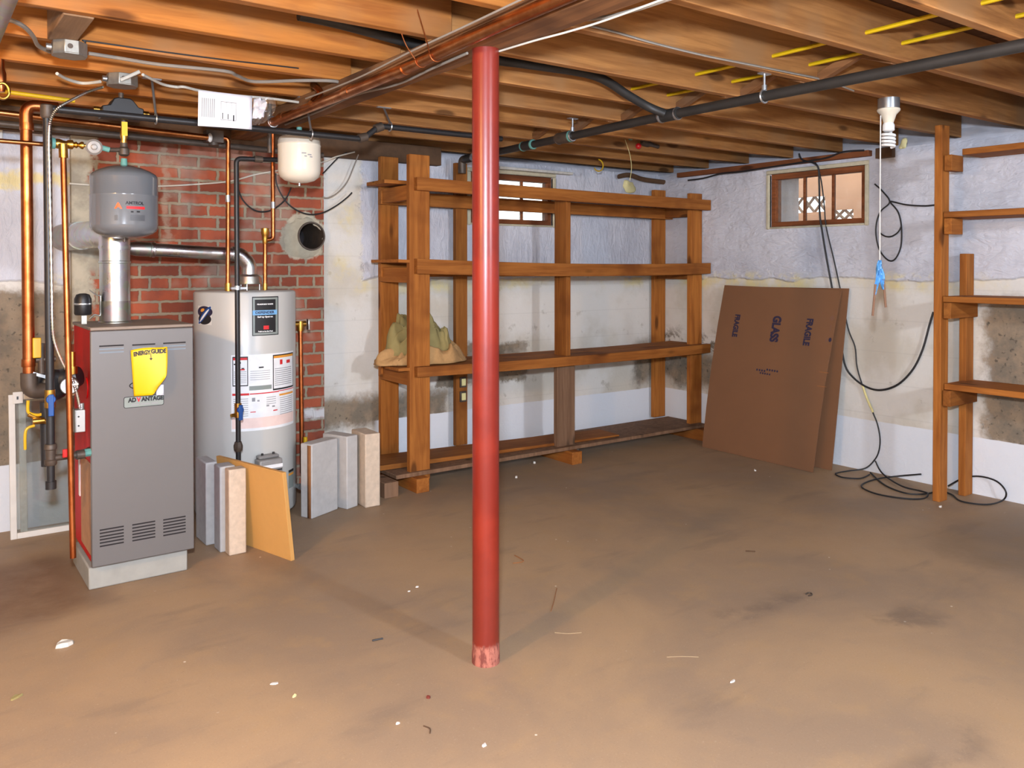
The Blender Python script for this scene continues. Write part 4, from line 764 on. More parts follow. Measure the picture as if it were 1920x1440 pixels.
cable('grey_cable', 'grey cable stapled under the joists from the upper left box toward the beam', Z([(166, 100), (230, 110), (300, 121), (420, 133), (445, 142), (478, 153), (560, 151), (625, 152), (655, 160)]), .007, 'cable_g')
cable('thin_cable', 'thin dark cable along the face of a joist from the upper left box', [onY(160, 96, 3.32), onY(160, 79, 3.32), onY(165, 77, 3.32)]+[onY(x, y, 3.32) for x, y in ((290, 95), (420, 112), (500, 121), (560, 128))], .003, 'rubber', sub=3)
cable('grey_cable', 'grey cable curving in from the top left corner to the octagonal box', Z([(-20, 30), (20, 38), (45, 50), (62, 68), (72, 86), (94, 97)], 2.11), .0075, 'cable_g')
cable('white_cable', 'white cable sagging from the left side of the box above the air separator', Z([(107, 138), (125, 148), (155, 156), (188, 153)], 2.10), .0065, 'cable_w')
cable('white_cable', 'short white cable rising from the front of the box above the air separator', [onY(226, 150, 3.70), onY(242, 143, 3.69), onY(262, 134, 3.68)], .0075, 'cable_w')
cable('white_cable', 'white cable running behind the hanging papers toward the beam', Z([(268, 140), (280, 146), (305, 158), (330, 163), (345, 163), (375, 170), (430, 178), (500, 184), (540, 189), (585, 195)], 2.10), .006, 'cable_w')
jb = thing('switch_box', 'small galvanized junction box with a cover on the left side of the boiler', 'junction box', (.567, 3.72, .73))
a_ = onY(140, 812, 3.70); c_ = onY(161, 767, 3.70)
MB().box(a_.x, c_.x-.004, 3.702, 3.745, a_.z, c_.z).build('box', 'steel', jb, bevel=.003); MB().box(a_.x+.004, c_.x-.003, 3.698, 3.703, a_.z+.002, c_.z-.002).build('cover', 'zinc', jb, bevel=.001)
for z_ in (.3, .7): MB().cyl((a_.x+.014, 3.696, a_.z+(c_.z-a_.z)*z_), (a_.x+.014, 3.70, a_.z+(c_.z-a_.z)*z_), .0035).build('screw', 'iron', jb)
MB().cyl((.565, 3.722, c_.z-.002), (.565, 3.722, c_.z+.022), .011).build('connector', 'zinc', jb)
fx = [onY(x, y, Y_) for x, y, Y_ in ((193, 163, 3.74), (165, 172, 3.70), (135, 187, 3.68), (108, 203, 3.668), (95, 225, 3.668), (91.5, 260, 3.668), (93, 330, 3.668), (95, 430, 3.668), (97, 540, 3.668), (98, 600, 3.668), (102, 640, 3.68), (117, 680, 3.69), (134, 708, 3.70), (143, 735, 3.705), (150, 766, 3.71))]
b = MB(); b.tube(fx, .0056, 10, 14, ribs=.0009)
tag(b.build('flexible_conduit', 'flex'), 'ribbed silver flexible conduit looping from the ceiling box down to the boiler', 'conduit')
tag(MB().cyl(onY(131, 722, 3.69), onY(146, 720, 3.70), .005).build('white_wire_nut', 'white'), 'white plastic clip on the conduit beside the red boiler side', 'clip')
# manual in a plastic bag
pa = thing('hanging_manual', 'white printed papers tucked up over the gas pipe', 'papers', onY(420, 243, 3.62))
P00, P10, P01, P11 = onY(371, 236, 3.66), onY(472, 243, 3.66), onY(372, 169, 3.64), onY(473, 181, 3.64)
psh = lambda u, v, o=0: (P00*(1-u)+P10*u)*(1-v)+(P01*(1-u)+P11*u)*v + Vector((0, -.006*math.sin(u*math.pi)-o, 0))
MB().grid(lambda u, v: psh(u, v), 10, 8).build('page', 'paper', pa, solid=.0015)
def pbox(u0, u1, v0, v1, mat, o=.002):
    MB().grid(lambda u, v: psh(u0+(u1-u0)*u, v0+(v1-v0)*v, o), 3, 3).build('print', mat, pa)
for k in range(7): pbox(.06+.036*k, .075+.036*k, .26, .8, 'ink_g', .0012+.0005)
for (u0, u1, v0, v1) in ((.40, .405, .22, .74), (.685, .69, .22, .74), (.40, .69, .735, .745), (.40, .69, .215, .225), (.50, .503, .22, .74), (.60, .603, .22, .74)): pbox(u0, u1, v0, v1, 'ink')
for (u0, u1, v0, v1) in ((.43, .445, .24, .42), (.53, .545, .24, .40), (.63, .655, .20, .38)): pbox(u0, u1, v0, v1, 'ink')
bg_ = thing('plastic_bag', 'crumpled clear plastic bag beside the hanging papers', 'bag', onY(500, 235, 3.64))
Q = [onY(473, 236, 3.65), onY(476, 181, 3.65), onY(512, 184, 3.62), onY(538, 208, 3.60), onY(515, 216, 3.62), onY(492, 232, 3.64)]
def bagf(u, v):
    a = Q[0]*(1-v)+Q[1]*v; c = Q[5]*(1-v)**2+Q[4]*2*v*(1-v)*.5+Q[3]*2*v*(1-v)*.5+Q[2]*v*v
    p = a*(1-u)+c*u; return p+Vector((0, .02*noise.noise(Vector((u*6, v*6, 2)))-.012*math.sin(u*3), .008*noise.noise(Vector((u*9, v*7, 5)))))
MB().grid(bagf, 18, 18).build('film', 'bag', bg_); MB().grid(lambda u, v: bagf(u*.55, .25+v*.7)+Vector((0, .004, 0)), 8, 8).build('inner_sheet', 'paper', bg_, solid=.001)
# cables along the beam
cable('beam_cable', 'white cable stapled under the right edge of the beam above the column', [(1.60, 2.30, 2.044), (1.615, 2.1, 2.043), (1.64, 1.95, 2.044), (1.655, 1.75, 2.046), (1.64, 1.2, 2.048)], .0034, 'cable_w')
cable('beam_cable', 'grey cable along the right edge of the beam, nearest the joists', [(1.69, 2.02, 2.10), (1.675, 1.8, 2.06), (1.66, 1.5, 2.045), (1.66, .9, 2.045)], .006, 'cable_g')
cable('beam_cable', 'grey cable looping along the underside of the beam left of the column', [(1.56, 4.1, 2.045), (1.545, 3.6, 2.043), (1.52, 3.2, 2.042), (1.56, 2.9, 2.04), (1.54, 2.6, 2.042), (1.53, 2.36, 2.044)], .005, 'cable_g')
cable('beam_cable', 'thin grey wire lying on top of the fat copper pipe', [(1.425, 3.5, 2.064), (1.43, 3.0, 2.062), (1.425, 2.55, 2.075), (1.43, 2.2, 2.085), (1.425, 1.9, 2.09), (1.43, 1.3, 2.11)], .0035, 'cable_g')
cable('orange_cable', 'bright orange cable beside the beam at the top centre', Z([(1020, 36), (1055, 34), (1078, 27), (1100, 12), (1135, -5), (1180, -30)], 2.06), .0085, 'orange', flat=.5)
cable('red_cable', 'orange red cable curling out under the fat copper pipe', [onY(x, y, 3.62) for x, y in ((650, 166), (630, 160), (612, 168), (597, 182), (575, 200))], .006, 'orange')
cable('joist_cable', 'grey cable pair stapled along the face of the joist right of the beam', [onY(x, y, 2.132) for x, y in ((1105, 48), (1160, 62), (1230, 82), (1320, 104), (1400, 120), (1480, 136), (1545, 150), (1600, 170))], .0065, 'cable_g', flat=.6)

# ------------------------------------------------------------------ dark drain pipe on the right and the one that joins it
vp = thing('drain_pipe', 'long dark drain pipe hung under the joists from the right edge to the back wall', 'pipe', (2.88, 2.7, 2.03))
VX = lambda y: 2.872+max(0, (y-2.74))*.053
MB().tube([(VX(y), y, 2.03) for y in (.3, 1.5, 2.74, 3.6, 4.60)], .0215, 20, 1).build('pipe', 'pvc', vp)
def band(y, l, r, mat='pvc'): MB().lathe([(r, -l/2), (r*1.06, -l/2+.006), (r*1.06, l/2-.006), (r, l/2)], (VX(y), y, 2.03), (.03, 1, 0), 20).build('coupling', mat, vp)
def ytop(px, py): return onX(px, py, 2.9).y
y1 = ytop(1263, 211); band(y1, .12, .027); band(y1-.05, .015, .029, 'zinc'); band(y1+.05, .015, .029, 'zinc')
y2 = ytop(1056, 255); band(y2, .13, .030, 'iron_b'); band(y2-.055, .014, .031, 'teal'); band(y2+.055, .014, .031, 'zinc')
y3 = ytop(982, 270); band(y3, .10, .026); band(y3-.05, .015, .028, 'teal'); band(y3+.05, .015, .028, 'teal')
band(4.55, .10, .026); band(4.5, .015, .028, 'zinc'); MB().pipe([(VX(4.59), 4.59, 2.03), (VX(4.65), 4.65, 2.03), (VX(4.65), 4.65, 1.94)], .026, .04, 18).build('end_elbow', 'iron_b', vp)
for px_, py_ in ((1441, 176), (1071, 246)):
    y = ytop(px_, py_); yt = min((j for yy in right for j in (yy-.02,)), key=lambda j: abs(j-y)); b = MB()
    b.tube([(VX(y)+.026*math.cos(t), y, 2.03+.026*math.sin(t)) for t in (2*math.pi*k/18 for k in range(18))], .0045, 6, 1, True); b.cyl((VX(y), y, 2.055), (VX(y), y, ZJ-.002), .0055); b.lathe([(.011, 0), (.011, .02)], (VX(y), y, 2.056), seg=8); b.box(VX(y)-.03, VX(y)+.03, y-.012, y+.012, ZJ-.005, ZJ); b.build('hanger', 'zinc', vp)
tag(MB().tube([(VX(y1)-.015, y1+.01, 2.035), onY(1215, 200, 2.775), onY(1180, 180, 2.785), onY(1115, 142, 2.79), onY(1000, 122, 2.79), onY(850, 100, 2.79), onY(640, 45, 2.79), onY(560, 28, 2.79)], .020, 16, 6).build('branch_drain_pipe', 'pvc'), 'dark branch pipe dropping out of a joist bay to join the drain pipe', 'pipe')

# ------------------------------------------------------------------ long wooden shelving on the back wall
sh = thing('wooden_shelving', 'long rough pine shelving rack along the back wall with four levels', 'shelving', (3.7, 4.55, 0))
def sbox(name, x0, x1, y0, y1, z0, z1, ax, lab=None, mat=None): return MB().box(x0, x1, y0, y1, z0, z1).build(name, mat or 'pine_'+ax, sh, lab, bevel=.003)
def slope(name, x0, x1, y0, y1, za0, za1, zb0, zb1, mid=0):   # rail from left (za0..za1) to right (zb0..zb1) with a sag
    b = MB(); n = 12; b.rings([[Vector((x0+(x1-x0)*t, y, (za0 if lo else za1)*(1-t)+(zb0 if lo else zb1)*t - mid*4*t*(1-t))) for y, lo in ((y0, 1), (y1, 1), (y1, 0), (y0, 0))] for t in (i/n for i in range(n+1))])
    return b.build(name, 'pine_X', sh, bevel=.002)
sbox('post', 2.403, 2.541, 4.332, 4.370, .05, 1.99, 'Z'); sbox('post', 2.422, 2.547, 4.735, 4.775, .12, 2.02, 'Z')
sbox('post', 2.98, 3.07, 4.735, 4.775, .12, 2.02, 'Z'); sbox('post', 3.635, 3.675, 4.372, 4.50, .66, 1.82, 'Z'); sbox('post', 3.545, 3.70, 4.355, 4.395, .10, .68, 'Z', 'greyed old board post', 'pine_old')
sbox('post', 4.90, 5.025, 4.775, 4.815, .10, 1.945, 'Z'); sbox('post', 4.893, 5.020, 4.385, 4.425, .10, 1.89, 'Z')
for lv_, (za0, za1, zb0, zb1, sag, rear) in enumerate(((1.776, 1.852, 1.757, 1.836, .004, 1.80), (1.284, 1.372, 1.270, 1.352, .018, 1.345), (.672, .732, .660, .728, .010, .72))):
    slope('front_rail', 2.432, 5.015, 4.292, 4.332, za0, za1, zb0, zb1, sag)
    slope('rear_rail', 2.40, 5.02, 4.69, 4.733, rear-.085, rear, rear-.095, rear-.012, 0)
    sbox('cleat', 2.41, 2.45, 4.372, 4.733, za0-.055, za0+.035, 'Y'); sbox('cleat', 4.93, 4.97, 4.427, 4.773, zb0-.045, zb0+.045, 'Y')
    if lv_ == 0: sbox('shelf_board', 2.30, 2.62, 4.45, 4.69, za1-.03, za1-.008, 'X')
    if lv_ == 1: slope('shelf_board', 2.33, 5.0, 4.334, 4.69, za1-.022, za1-.004, zb1-.022, zb1-.004, sag)
    if lv_ == 2: slope('shelf_board', 2.33, 5.0, 4.334, 4.51, za1-.022, za1-.004, zb1-.022, zb1-.004, sag); slope('shelf_board', 2.36, 5.0, 4.52, 4.69, za1-.022, za1-.004, zb1-.022, zb1-.004, sag)
sbox('base_board', 2.30, 5.00, 4.31, 4.72, .084, .108, 'X', 'wide bottom board', 'pine_old'); b = MB(); b.hexa([Vector(p) for p in ((2.26, 4.45, .112), (4.12, 4.36, .110), (2.28, 4.73, .112), (4.14, 4.60, .110), (2.26, 4.45, .142), (4.12, 4.36, .122), (2.28, 4.73, .142), (4.14, 4.60, .122))]); b.build('base_plank', 'pine_X', sh, 'extra plank lying on the bottom board', bevel=.002)
for x in (2.40, 3.585, 4.875): sbox('sleeper', x, x+.085, 4.245, 4.72, 0, .084, 'Y')
# sacks on the third shelf
def heap(name, mat, x0, x1, y0, y1, z0, hh, seed, label, pk=.5, sharp=1.0):
    b = MB(); n = 64
    def f(u, v):
        a, c = u*2-1, v*2-1; r = max(abs(a), abs(c)); d = math.hypot(a, c) or 1e-6; k = r/d if d > 1e-6 else 0; a2, c2 = a*k, c*k; rr = math.hypot(a2, c2)
        p = Vector((u*5+seed, v*5, seed)); w = noise.noise(p); ridge = 1-abs(noise.noise(p*1.3+Vector((9, 2, 1)))); r2 = 1-abs(noise.noise(p*2.6))
        f1 = 1-abs(noise.noise(Vector((u*3.4+v*2.2+seed+w*.8, v*3.1-u*1.6, seed*2)))); f2 = 1-abs(noise.noise(Vector((u*8+w, v*8-w, seed*3))))
        h = (1-rr**9)*(.50+.40*w+.30*(f1**3)*sharp+.10*(f2**2)*sharp+.10*noise.noise(p*2.4))
        e = 1+.13*noise.noise(Vector((math.atan2(c2, a2)*1.2, seed, 0))); 
        return Vector((x0+(x1-x0)*(.5+.5*a2*e), y0+(y1-y0)*(.5+.5*c2*e*.95), z0+max(.004, hh*h*(1.0-.45*abs(u-pk)))))
    b.grid(f, n, n)
    for v in b.bm.verts: v.co += noise.noise_vector(v.co*13)*.020*(1 if v.co.z > z0+.02 else .2)
    return tag(b.build(name, mat, smooth=70, solid=.004), label, 'sack')
heap('burlap_sack', 'burlap', 2.29, 2.92, 4.36, 4.70, .728, .17, 3.1, 'flat brown burlap sack at the left end of the third shelf', .45, .7)
heap('canvas_tarp', 'olive', 2.36, 2.82, 4.40, 4.69, .785, .24, 8.7, 'crumpled olive canvas bundle heaped on the burlap sack', .45, 1.0)
b_ = onZ(730, 934, 0); tag(MB().box(b_.x-.03, b_.x+.06, b_.y, b_.y+.2, 0, .088).build('wood_offcut', 'pine_old', bevel=.003), 'short timber offcut on the floor at the left foot of the shelving', 'offcut')
tag(MB().tube([onY(x, y, 4.80) for x, y in ((1160, 331), (1180, 328), (1205, 336), (1240, 341), (1270, 345), (1300, 346))], .016, 8, 4, flat=1.3).build('rotten_board', 'dark_wood'), 'dark rotten strip of board high on the back wall near the corner', 'board')
b = MB(); c_ = onY(1178, 347, 4.845); b.ball(c_, .055, 1.1, .35, .95, 24)
for v in b.bm.verts: v.co += (v.co-c_)*.9*noise.noise(v.co*22)
tag(b.build('foam_lump', 'foam_y', smooth=60), 'lump of bare yellow foam under the rotten board high on the back wall', 'foam')
tag(MB().box(3.38, 4.05, 4.79, 4.85, 2.012, 2.03).build('lath_strip', 'white_old', bevel=.002), 'pale painted lath above the back window', 'lath')

for z_, lab in ((onY(869, 716, 4.735).z, 'upper of two pale outlet plates on a rear post of the wooden shelving'), (onY(869, 743, 4.735).z, 'lower of two pale outlet plates on a rear post of the wooden shelving')):
    ol = thing('outlet', lab, 'outlet', (3.03, 4.73, z_-.03)); MB().box(3.005, 3.055, 4.722, 4.735, z_-.036, z_+.036).build('plate', 'iron_b', ol, bevel=.003); MB().box(3.014, 3.046, 4.716, 4.723, z_-.024, z_+.024).build('socket_face', 'cream', ol, bevel=.003)
q0 = onX(1660, 287, 5.0); tag(MB().box(4.985, 5.03, q0.y-.05, q0.y+.06, q0.z-.03, q0.z+.035).build('timber_scrap', 'dark_wood', bevel=.004), 'dark timber scrap on the right wall behind the spiral bulb', 'scrap')
q1 = onX(1693, 272, 5.025); b = MB(); b.ball(q1, .03, .4, .9, 1.2, 18)
for v in b.bm.verts: v.co += (v.co-q1)*.9*noise.noise(v.co*26)
tag(b.build('foam_lump', 'foam_y', smooth=60), 'small lump of yellow foam on the right wall right of the spiral bulb', 'foam')
# ------------------------------------------------------------------ shelving on the right wall
sr = thing('side_shelving', 'orange pine shelf frame against the right wall at the edge of view', 'shelving', (4.85, 2.0, 0))
def rbox(name, x0, x1, y0, y1, z0, z1, ax): return MB().box(x0, x1, y0, y1, z0, z1).build(name, 'pine_'+ax, sr, bevel=.003)
yr = onX(1797, 800, 4.93).y
for ya, yb_ in ((2.362, 2.404), (.60, .642)):
    rbox('post', 4.69, 4.775, ya, yb_, 0, 2.12 if ya > 2 else 1.98, 'Z'); rbox('post', 4.93, 5.02, yr-.04+(ya-2.362), yr+(ya-2.362), 0, 1.40, 'Z')
for zt, xo, y_ in ((1.985, 4.79, 2.30), (1.632, 4.70, 2.357), (1.160, 4.70, 2.357), (.668, 4.72, 2.357)):
    rbox('shelf_board', xo, 5.02, .60, y_, zt-.034, zt, 'Y')
    for ya in (2.312, .645): rbox('cleat', 4.70, 4.83 if zt > 1.3 else 5.015, ya, ya+.042, zt-.125, zt-.036, 'X')

# ------------------------------------------------------------------ cardboard
A_, B_ = Vector((4.723, 4.112, 0)), Vector((4.712, 3.183, 0)); C_, D_ = onX(1360, 535, 4.962), onX(1579, 545, 4.962)
def cs(u, v, o=0): return (A_*(1-u)+B_*u)*(1-v)+(C_*(1-u)+D_*u)*v + Vector((-.022*math.sin(math.pi*v)-.010*math.sin(math.pi*u)*v, 0, 0)) + Vector((-1, 0, .22)).normalized()*o
cb = thing('cardboard_carton', 'front flattened carton printed FRAGILE and GLASS leaning on the right wall', 'carton', (4.72, 3.65, 0))
def sheetbox(f, n, th): 
    b = MB(); b.rings([[f(i/n, 0, th), f(i/n, .25, th), f(i/n, .5, th), f(i/n, .75, th), f(i/n, 1, th), f(i/n, 1, 0), f(i/n, .75, 0), f(i/n, .5, 0), f(i/n, .25, 0), f(i/n, 0, 0)] for i in range(n+1)]); return b
sheetbox(cs, 12, .009).build('panel', 'card', cb)
W_, H_ = .93, 1.215
def ctext(s_, px, py, size, width, rotdown=True, mat='ink_b', bold=.0028, flip=False):
    t = onX(px, py, 4.84); u = (A_.y-t.y)/W_; v = t.z/1.18
    # refine against the leaning sheet
    best = min(((abs(complex(*P2(cs(uu, vv)))-complex(px, py)), uu, vv) for uu in [u+i*.01 for i in range(-12, 13)] for vv in [v+i*.01 for i in range(-12, 13)])); u, v = best[1], best[2]
    def f(co):
        x, y = (co.y, -co.x) if rotdown else (co.x, co.y)
        if flip: x, y = -x, -y
        return cs(u+x/W_, v+y/H_, .0098+co.z)
    return text('lettering', s_, size, None, mat, cb, width, bold, f)
def P2(p): v = p-EYE; z = v.dot(FW); return 960+FPX*v.dot(RT)/z, CYP-FPX*v.dot(UP)/z
ctext('FRAGILE', 1382, 612, .058, .165); ctext('GLASS', 1455, 617, .085, .185, bold=.0045); ctext('FRAGILE', 1517, 622, .062, .185)
def cdisc(px, py, w_, h_, mat, name='print'):
    def f(u0, v0, uu, vv): return cs(u0+uu, v0+vv, .0104)
    t = onX(px, py, 4.84); u = (A_.y-t.y)/W_; v = t.z/1.18
    best = min(((abs(complex(*P2(cs(uu, vv)))-complex(px, py)), uu, vv) for uu in [u+i*.01 for i in range(-12, 13)] for vv in [v+i*.01 for i in range(-12, 13)])); u, v = best[1], best[2]
    b = MB(); b.rings([[cs(u+w_/W_*.5*math.cos(t_), v+h_/H_*.5*math.sin(t_), o) for t_ in (2*math.pi*k/18 for k in range(18))] for o in (.0092, .0102)]); b.build(name, mat, cb)
for k_ in range(9): cdisc(1421+k_*4.6, 692+k_*.75, .013, .016, 'ink_b', 'faint_print')
for k_ in range(5): cdisc(1428+k_*4.2, 701+k_*.7, .012, .014, 'ink_b', 'faint_print')
cdisc(1561, 595, .030, .034, 'card_p'); cdisc(1557, 636, .020, .030, 'ink_b'); cdisc(1551, 636, .016, .034, 'card_p'); cdisc(1559, 614, .008, .05, 'card_p')
cdisc(1546, 699.5, .075, .007, 'rust', 'slit'); cdisc(1541, 725, .075, .007, 'rust', 'slit')
A2, B2 = Vector((4.86, 4.08, 0)), Vector((4.859, 3.145, 0)); C2, D2 = onX(1375, 537, 4.988), onX(1592.5, 541, 4.988)
cs2 = lambda u, v, o=0: (A2*(1-u)+B2*u)*(1-v)+(C2*(1-u)+D2*u)*v + Vector((-1, 0, .12)).normalized()*o
c2 = thing('cardboard_carton', 'plain flattened carton standing behind the printed one on the right wall', 'carton', (4.86, 3.6, 0)); sheetbox(cs2, 6, .008).build('panel', 'card', c2)

# ------------------------------------------------------------------ slabs, fibreboard and frame on the floor
def slab(name, label, c, u, w, d, h, mat, top=None, bev=.006):
    c = Vector((c[0], c[1], 0)); u = Vector((*u, 0)).normalized(); v = Vector((-u.y, u.x, 0)); Mx = Matrix((u, v, Vector((0, 0, 1)))).transposed().to_4x4(); Mx.translation = c
    return tag(MB().box(0, w, 0, d, 0, h, Mx).build(name, mat, bevel=bev), label, 'concrete block', 'concrete blocks standing on end')
slab('concrete_block', 'tan rough concrete block, nearest of the three in front of the fibreboard', (1.187, 3.834), (1, 0), .080, .064, .395, 'conc_t')
slab('concrete_block', 'grey concrete block between two others beside the boiler', (1.167, 3.903), (1, .02), .072, .09, .398, 'conc')
slab('concrete_block', 'grey concrete block closest to the boiler side, back of three', (1.142, 4.04), (1, .02), .055, .16, .395, 'conc')
slb = slab('concrete_block', 'wide grey concrete slab with a rusty stripe right of the water heater', (1.713, 4.141), (.906, .423), .205, .080, .392, 'conc')
Mx = slb.matrix_basis
u_ = Vector((.906, .423, 0)); v_ = Vector((-.423, .906, 0)); b = MB(); p0_ = Vector((1.713, 4.141, 0))
bx = [p0_+v_*t-u_*.0012+Vector((0, 0, z)) for z in (.002, .385) for t in (.006, .03)]
f_ = [b.bm.verts.new(p) for p in (bx[0], bx[1], bx[3], bx[2])]; b._f(f_); b.build('rust_stripe', 'rust', slb, 'brown rusty stripe', solid=.001)
slab('concrete_block', 'grey concrete slab standing just right of the rust striped slab', (1.935, 4.19), (.94, .34), .083, .19, .398, 'conc')
slab('concrete_block', 'crumbly tan concrete block next to the left end of the shelving', (2.028, 4.157), (1, -.03), .090, .19, .405, 'conc_t')
Pn, Pf = Vector((1.412, 3.612, 0)), Vector((1.272, 4.122, 0)); d_ = (Pf-Pn).normalized(); n_ = Vector((-d_.y, d_.x, 0)); L_ = (Pf-Pn).length
top = Vector((n_.x, n_.y, 0))*(.045)+Vector((0, 0, .408)); th_ = n_*.02
b = MB(); b.hexa([Pn, Pn+th_, Pf, Pf+th_, Pn+top, Pn+top+th_, Pf+top, Pf+top+th_])
fb = tag(b.build('fibreboard_panel', 'fibre', bevel=.0015), 'smooth tan fibreboard panel leaning in front of the water heater', 'panel')
sw = thing('storm_window', 'white storm window frame leaning on the wall left of the boiler', 'window frame', (.7, 4.68, 0))
lean = Matrix.Translation((.40, 4.682, 0)) @ Matrix.Rotation(R(-4.8), 4, 'X')
def fr(x0, x1, z1, t, y0, y1, nm, mat):
    b = MB(); b.box(x0, x0+t, y0, y1, 0, z1, lean); b.box(x1-t, x1, y0, y1, 0, z1, lean); b.box(x0+t, x1-t, y0, y1, 0, t, lean); b.box(x0+t, x1-t, y0, y1, z1-t, z1, lean); b.build(nm, mat, sw, bevel=.002)
fr(0, .62, .70, .028, 0, .02, 'outer_frame', 'white'); fr(.045, .59, .69, .03, .022, .04, 'inner_frame', 'white_old')
MB().box(.03, .59, .012, .014, .03, .67, lean).build('pane', 'glass', sw); b = MB(); b.box(.018, .062, -.006, .0, .655, .712, lean); b.build('corner_bracket', 'white', sw, bevel=.002)
MB().box(.034, .042, -.009, -.006, .675, .69, lean).build('latch_hole', 'iron', sw)

# ------------------------------------------------------------------ ceiling lamp with its pull cord
LX, LY = 3.785, 2.160
lf = thing('ceiling_lamp', 'bare spiral bulb in a porcelain holder under a joist at right', 'lamp', (LX, LY, 1.89))
MB().lathe([(.050, 0), (.050, .05)], (LX, LY, ZJ-.05), seg=12).build('box', 'zinc', lf)
MB().lathe([(.016, 0), (.020, .002), (.026, .02), (.034, .045), (.050, .062), (.052, .070), (.050, .074)], (LX, LY, 2.002), seg=32).build('lamp_holder', 'porc', lf)
MB().lathe([(.018, 0), (.027, .006), (.027, .03), (.02, .045)], (LX, LY, 1.968), seg=24).build('bulb_base', 'bulb', lf)
b = MB(); b.tube([(LX+.0265*math.cos(t), LY+.0265*math.sin(t), 1.962-.0165*t/(2*math.pi)) for t in (k*.35 for k in range(73))], .0068, 10, 1); b.tube([(LX+.02, LY, 1.97), (LX+.026, LY+.002, 1.962)], .006, 8, 1); b.build('bulb_spiral', 'bulb', lf)
cp = Vector((LX, LY, 2.045)) - RT*.038; ce = onX(1632, 488, cp.x+.0)
ce = Vector((cp.x, cp.y, ce.z)); b = MB(); b.tube([cp, (cp.x-.001, cp.y, 1.7), ce], .0028, 6); b.build('pull_cord', 'white', lf)
rb = thing('cord_ribbon', 'blue taped sticks tied to the end of the lamp pull cord', 'ribbon', ce-Vector((0, 0, .26)))
for dx, dz, tl in ((-.026, -.165, -.265), (.024, -.140, -.225)):
    p1, p2, p3 = ce, ce+RT*dx*.75+Vector((0, 0, dz)), ce+RT*dx*(1.25)+Vector((0, 0, tl))
    b = MB(); b.grid(lambda u, v: (p1*(1-v)+p2*v)+RT*((u-.5)*(.005+.018*math.sin(math.pi*min(1, v*.8+.15))))+FW*(.008*math.sin(u*6+v*9)), 4, 14); b.build('tape', 'ribbon', rb, solid=.002)
    MB().tube([p2+Vector((0, 0, .05)), p3], .0055, 8, 1).build('stick', 'rib_w', rb)

# ------------------------------------------------------------------ cables on the right wall
Wp = lambda l, X=5.0: [onX(x, y, X) for x, y in l]
cable('black_cable', 'thick black cable over the right window, swinging in a deep loop beside the cartons', Wp([(1498, 288), (1505, 300), (1532, 310)], 4.985)+Wp([(1536, 345), (1537, 400), (1541, 430), (1549, 480), (1561, 545), (1573, 610), (1583, 680), (1600, 708), (1628, 727), (1655, 731), (1685, 720), (1712, 692), (1730, 655), (1742, 612), (1750, 585)], 5.004), .0065, 'rubber')
cable('black_cable', 'thin black cable from the right window down behind the cartons to the floor', Wp([(1526, 298), (1538, 330), (1545, 380), (1549, 425), (1563, 485), (1576, 545), (1590, 615), (1603, 650), (1607, 688), (1618, 725), (1636, 772), (1645, 795), (1650, 822), (1648, 845), (1640, 862)], 5.022)+[onX(1622, 878, 4.99), onZ(1590, 883, .006), onZ(1567, 888, .006), onZ(1580, 895, .006), onZ(1612, 897, .006), onZ(1630, 890, .006)], .0045, 'rubber')
cable('yellow_sleeve', 'pale yellow sleeve on the thin black cable low on the right wall', Wp([(1617, 722), (1626, 748), (1637, 773)], 5.009), .0075, 'cream', 'sleeve')
cable('black_cable', 'black cable looped loosely on the floor left of the orange shelf post', [onX(1641, 864, 4.995), onX(1655, 888, 4.97), onZ(1690, 911, .016), onZ(1728, 921, .016), onZ(1740, 926, .016), onZ(1730, 935, .016), onZ(1690, 934, .016), onZ(1640, 925, .008), onZ(1615, 911, .006), onZ(1640, 899, .006), onX(1680, 893, 4.985), onX(1727, 889, 4.985)], .0048, 'rubber')
cable('black_cable', 'black cable ending in a wide loop on the floor right of the orange shelf post', [onZ(1632, 886, .006), onZ(1660, 910, .006), onZ(1700, 925, .006), onZ(1735, 926, .006), onZ(1762, 921, .006), onZ(1784, 927, .006), onZ(1803, 940, .006), onZ(1850, 946, .006), onZ(1880, 938, .006), onX(1886, 922, 4.97), onX(1868, 902, 4.995), onX(1835, 893, 5.01), onX(1805, 897, 5.01), onX(1778, 911, 4.90)], .0048, 'rubber')
cable('black_cable', 'black cable coiled on a nail between the right window and the shelf post', Wp([(1640, 345), (1655, 359), (1668, 379), (1650, 398), (1642, 430), (1648, 466), (1664, 487), (1678, 486), (1689, 462), (1690, 425), (1684, 398), (1670, 380), (1672, 378), (1700, 384), (1735, 386), (1762, 384)], 5.008)+[onX(1775, 390, 4.99), onX(1780, 402, 4.96)], .0048, 'rubber')
cable('black_cable', 'short tail of black cable curling inside the oval coil on the right wall', Wp([(1690, 424), (1684, 435), (1672, 443), (1660, 443), (1650, 437)], 5.0), .0045, 'rubber')
cable('wall_cable', 'grey black cable pinned along the top of the right wall toward the corner', [onX(x, y, 4.975) for x, y in ((1620, 282), (1580, 285), (1550, 296), (1500, 305), (1440, 314), (1390, 322), (1350, 326), (1320, 334), (1290, 338))], .006, 'rubber')
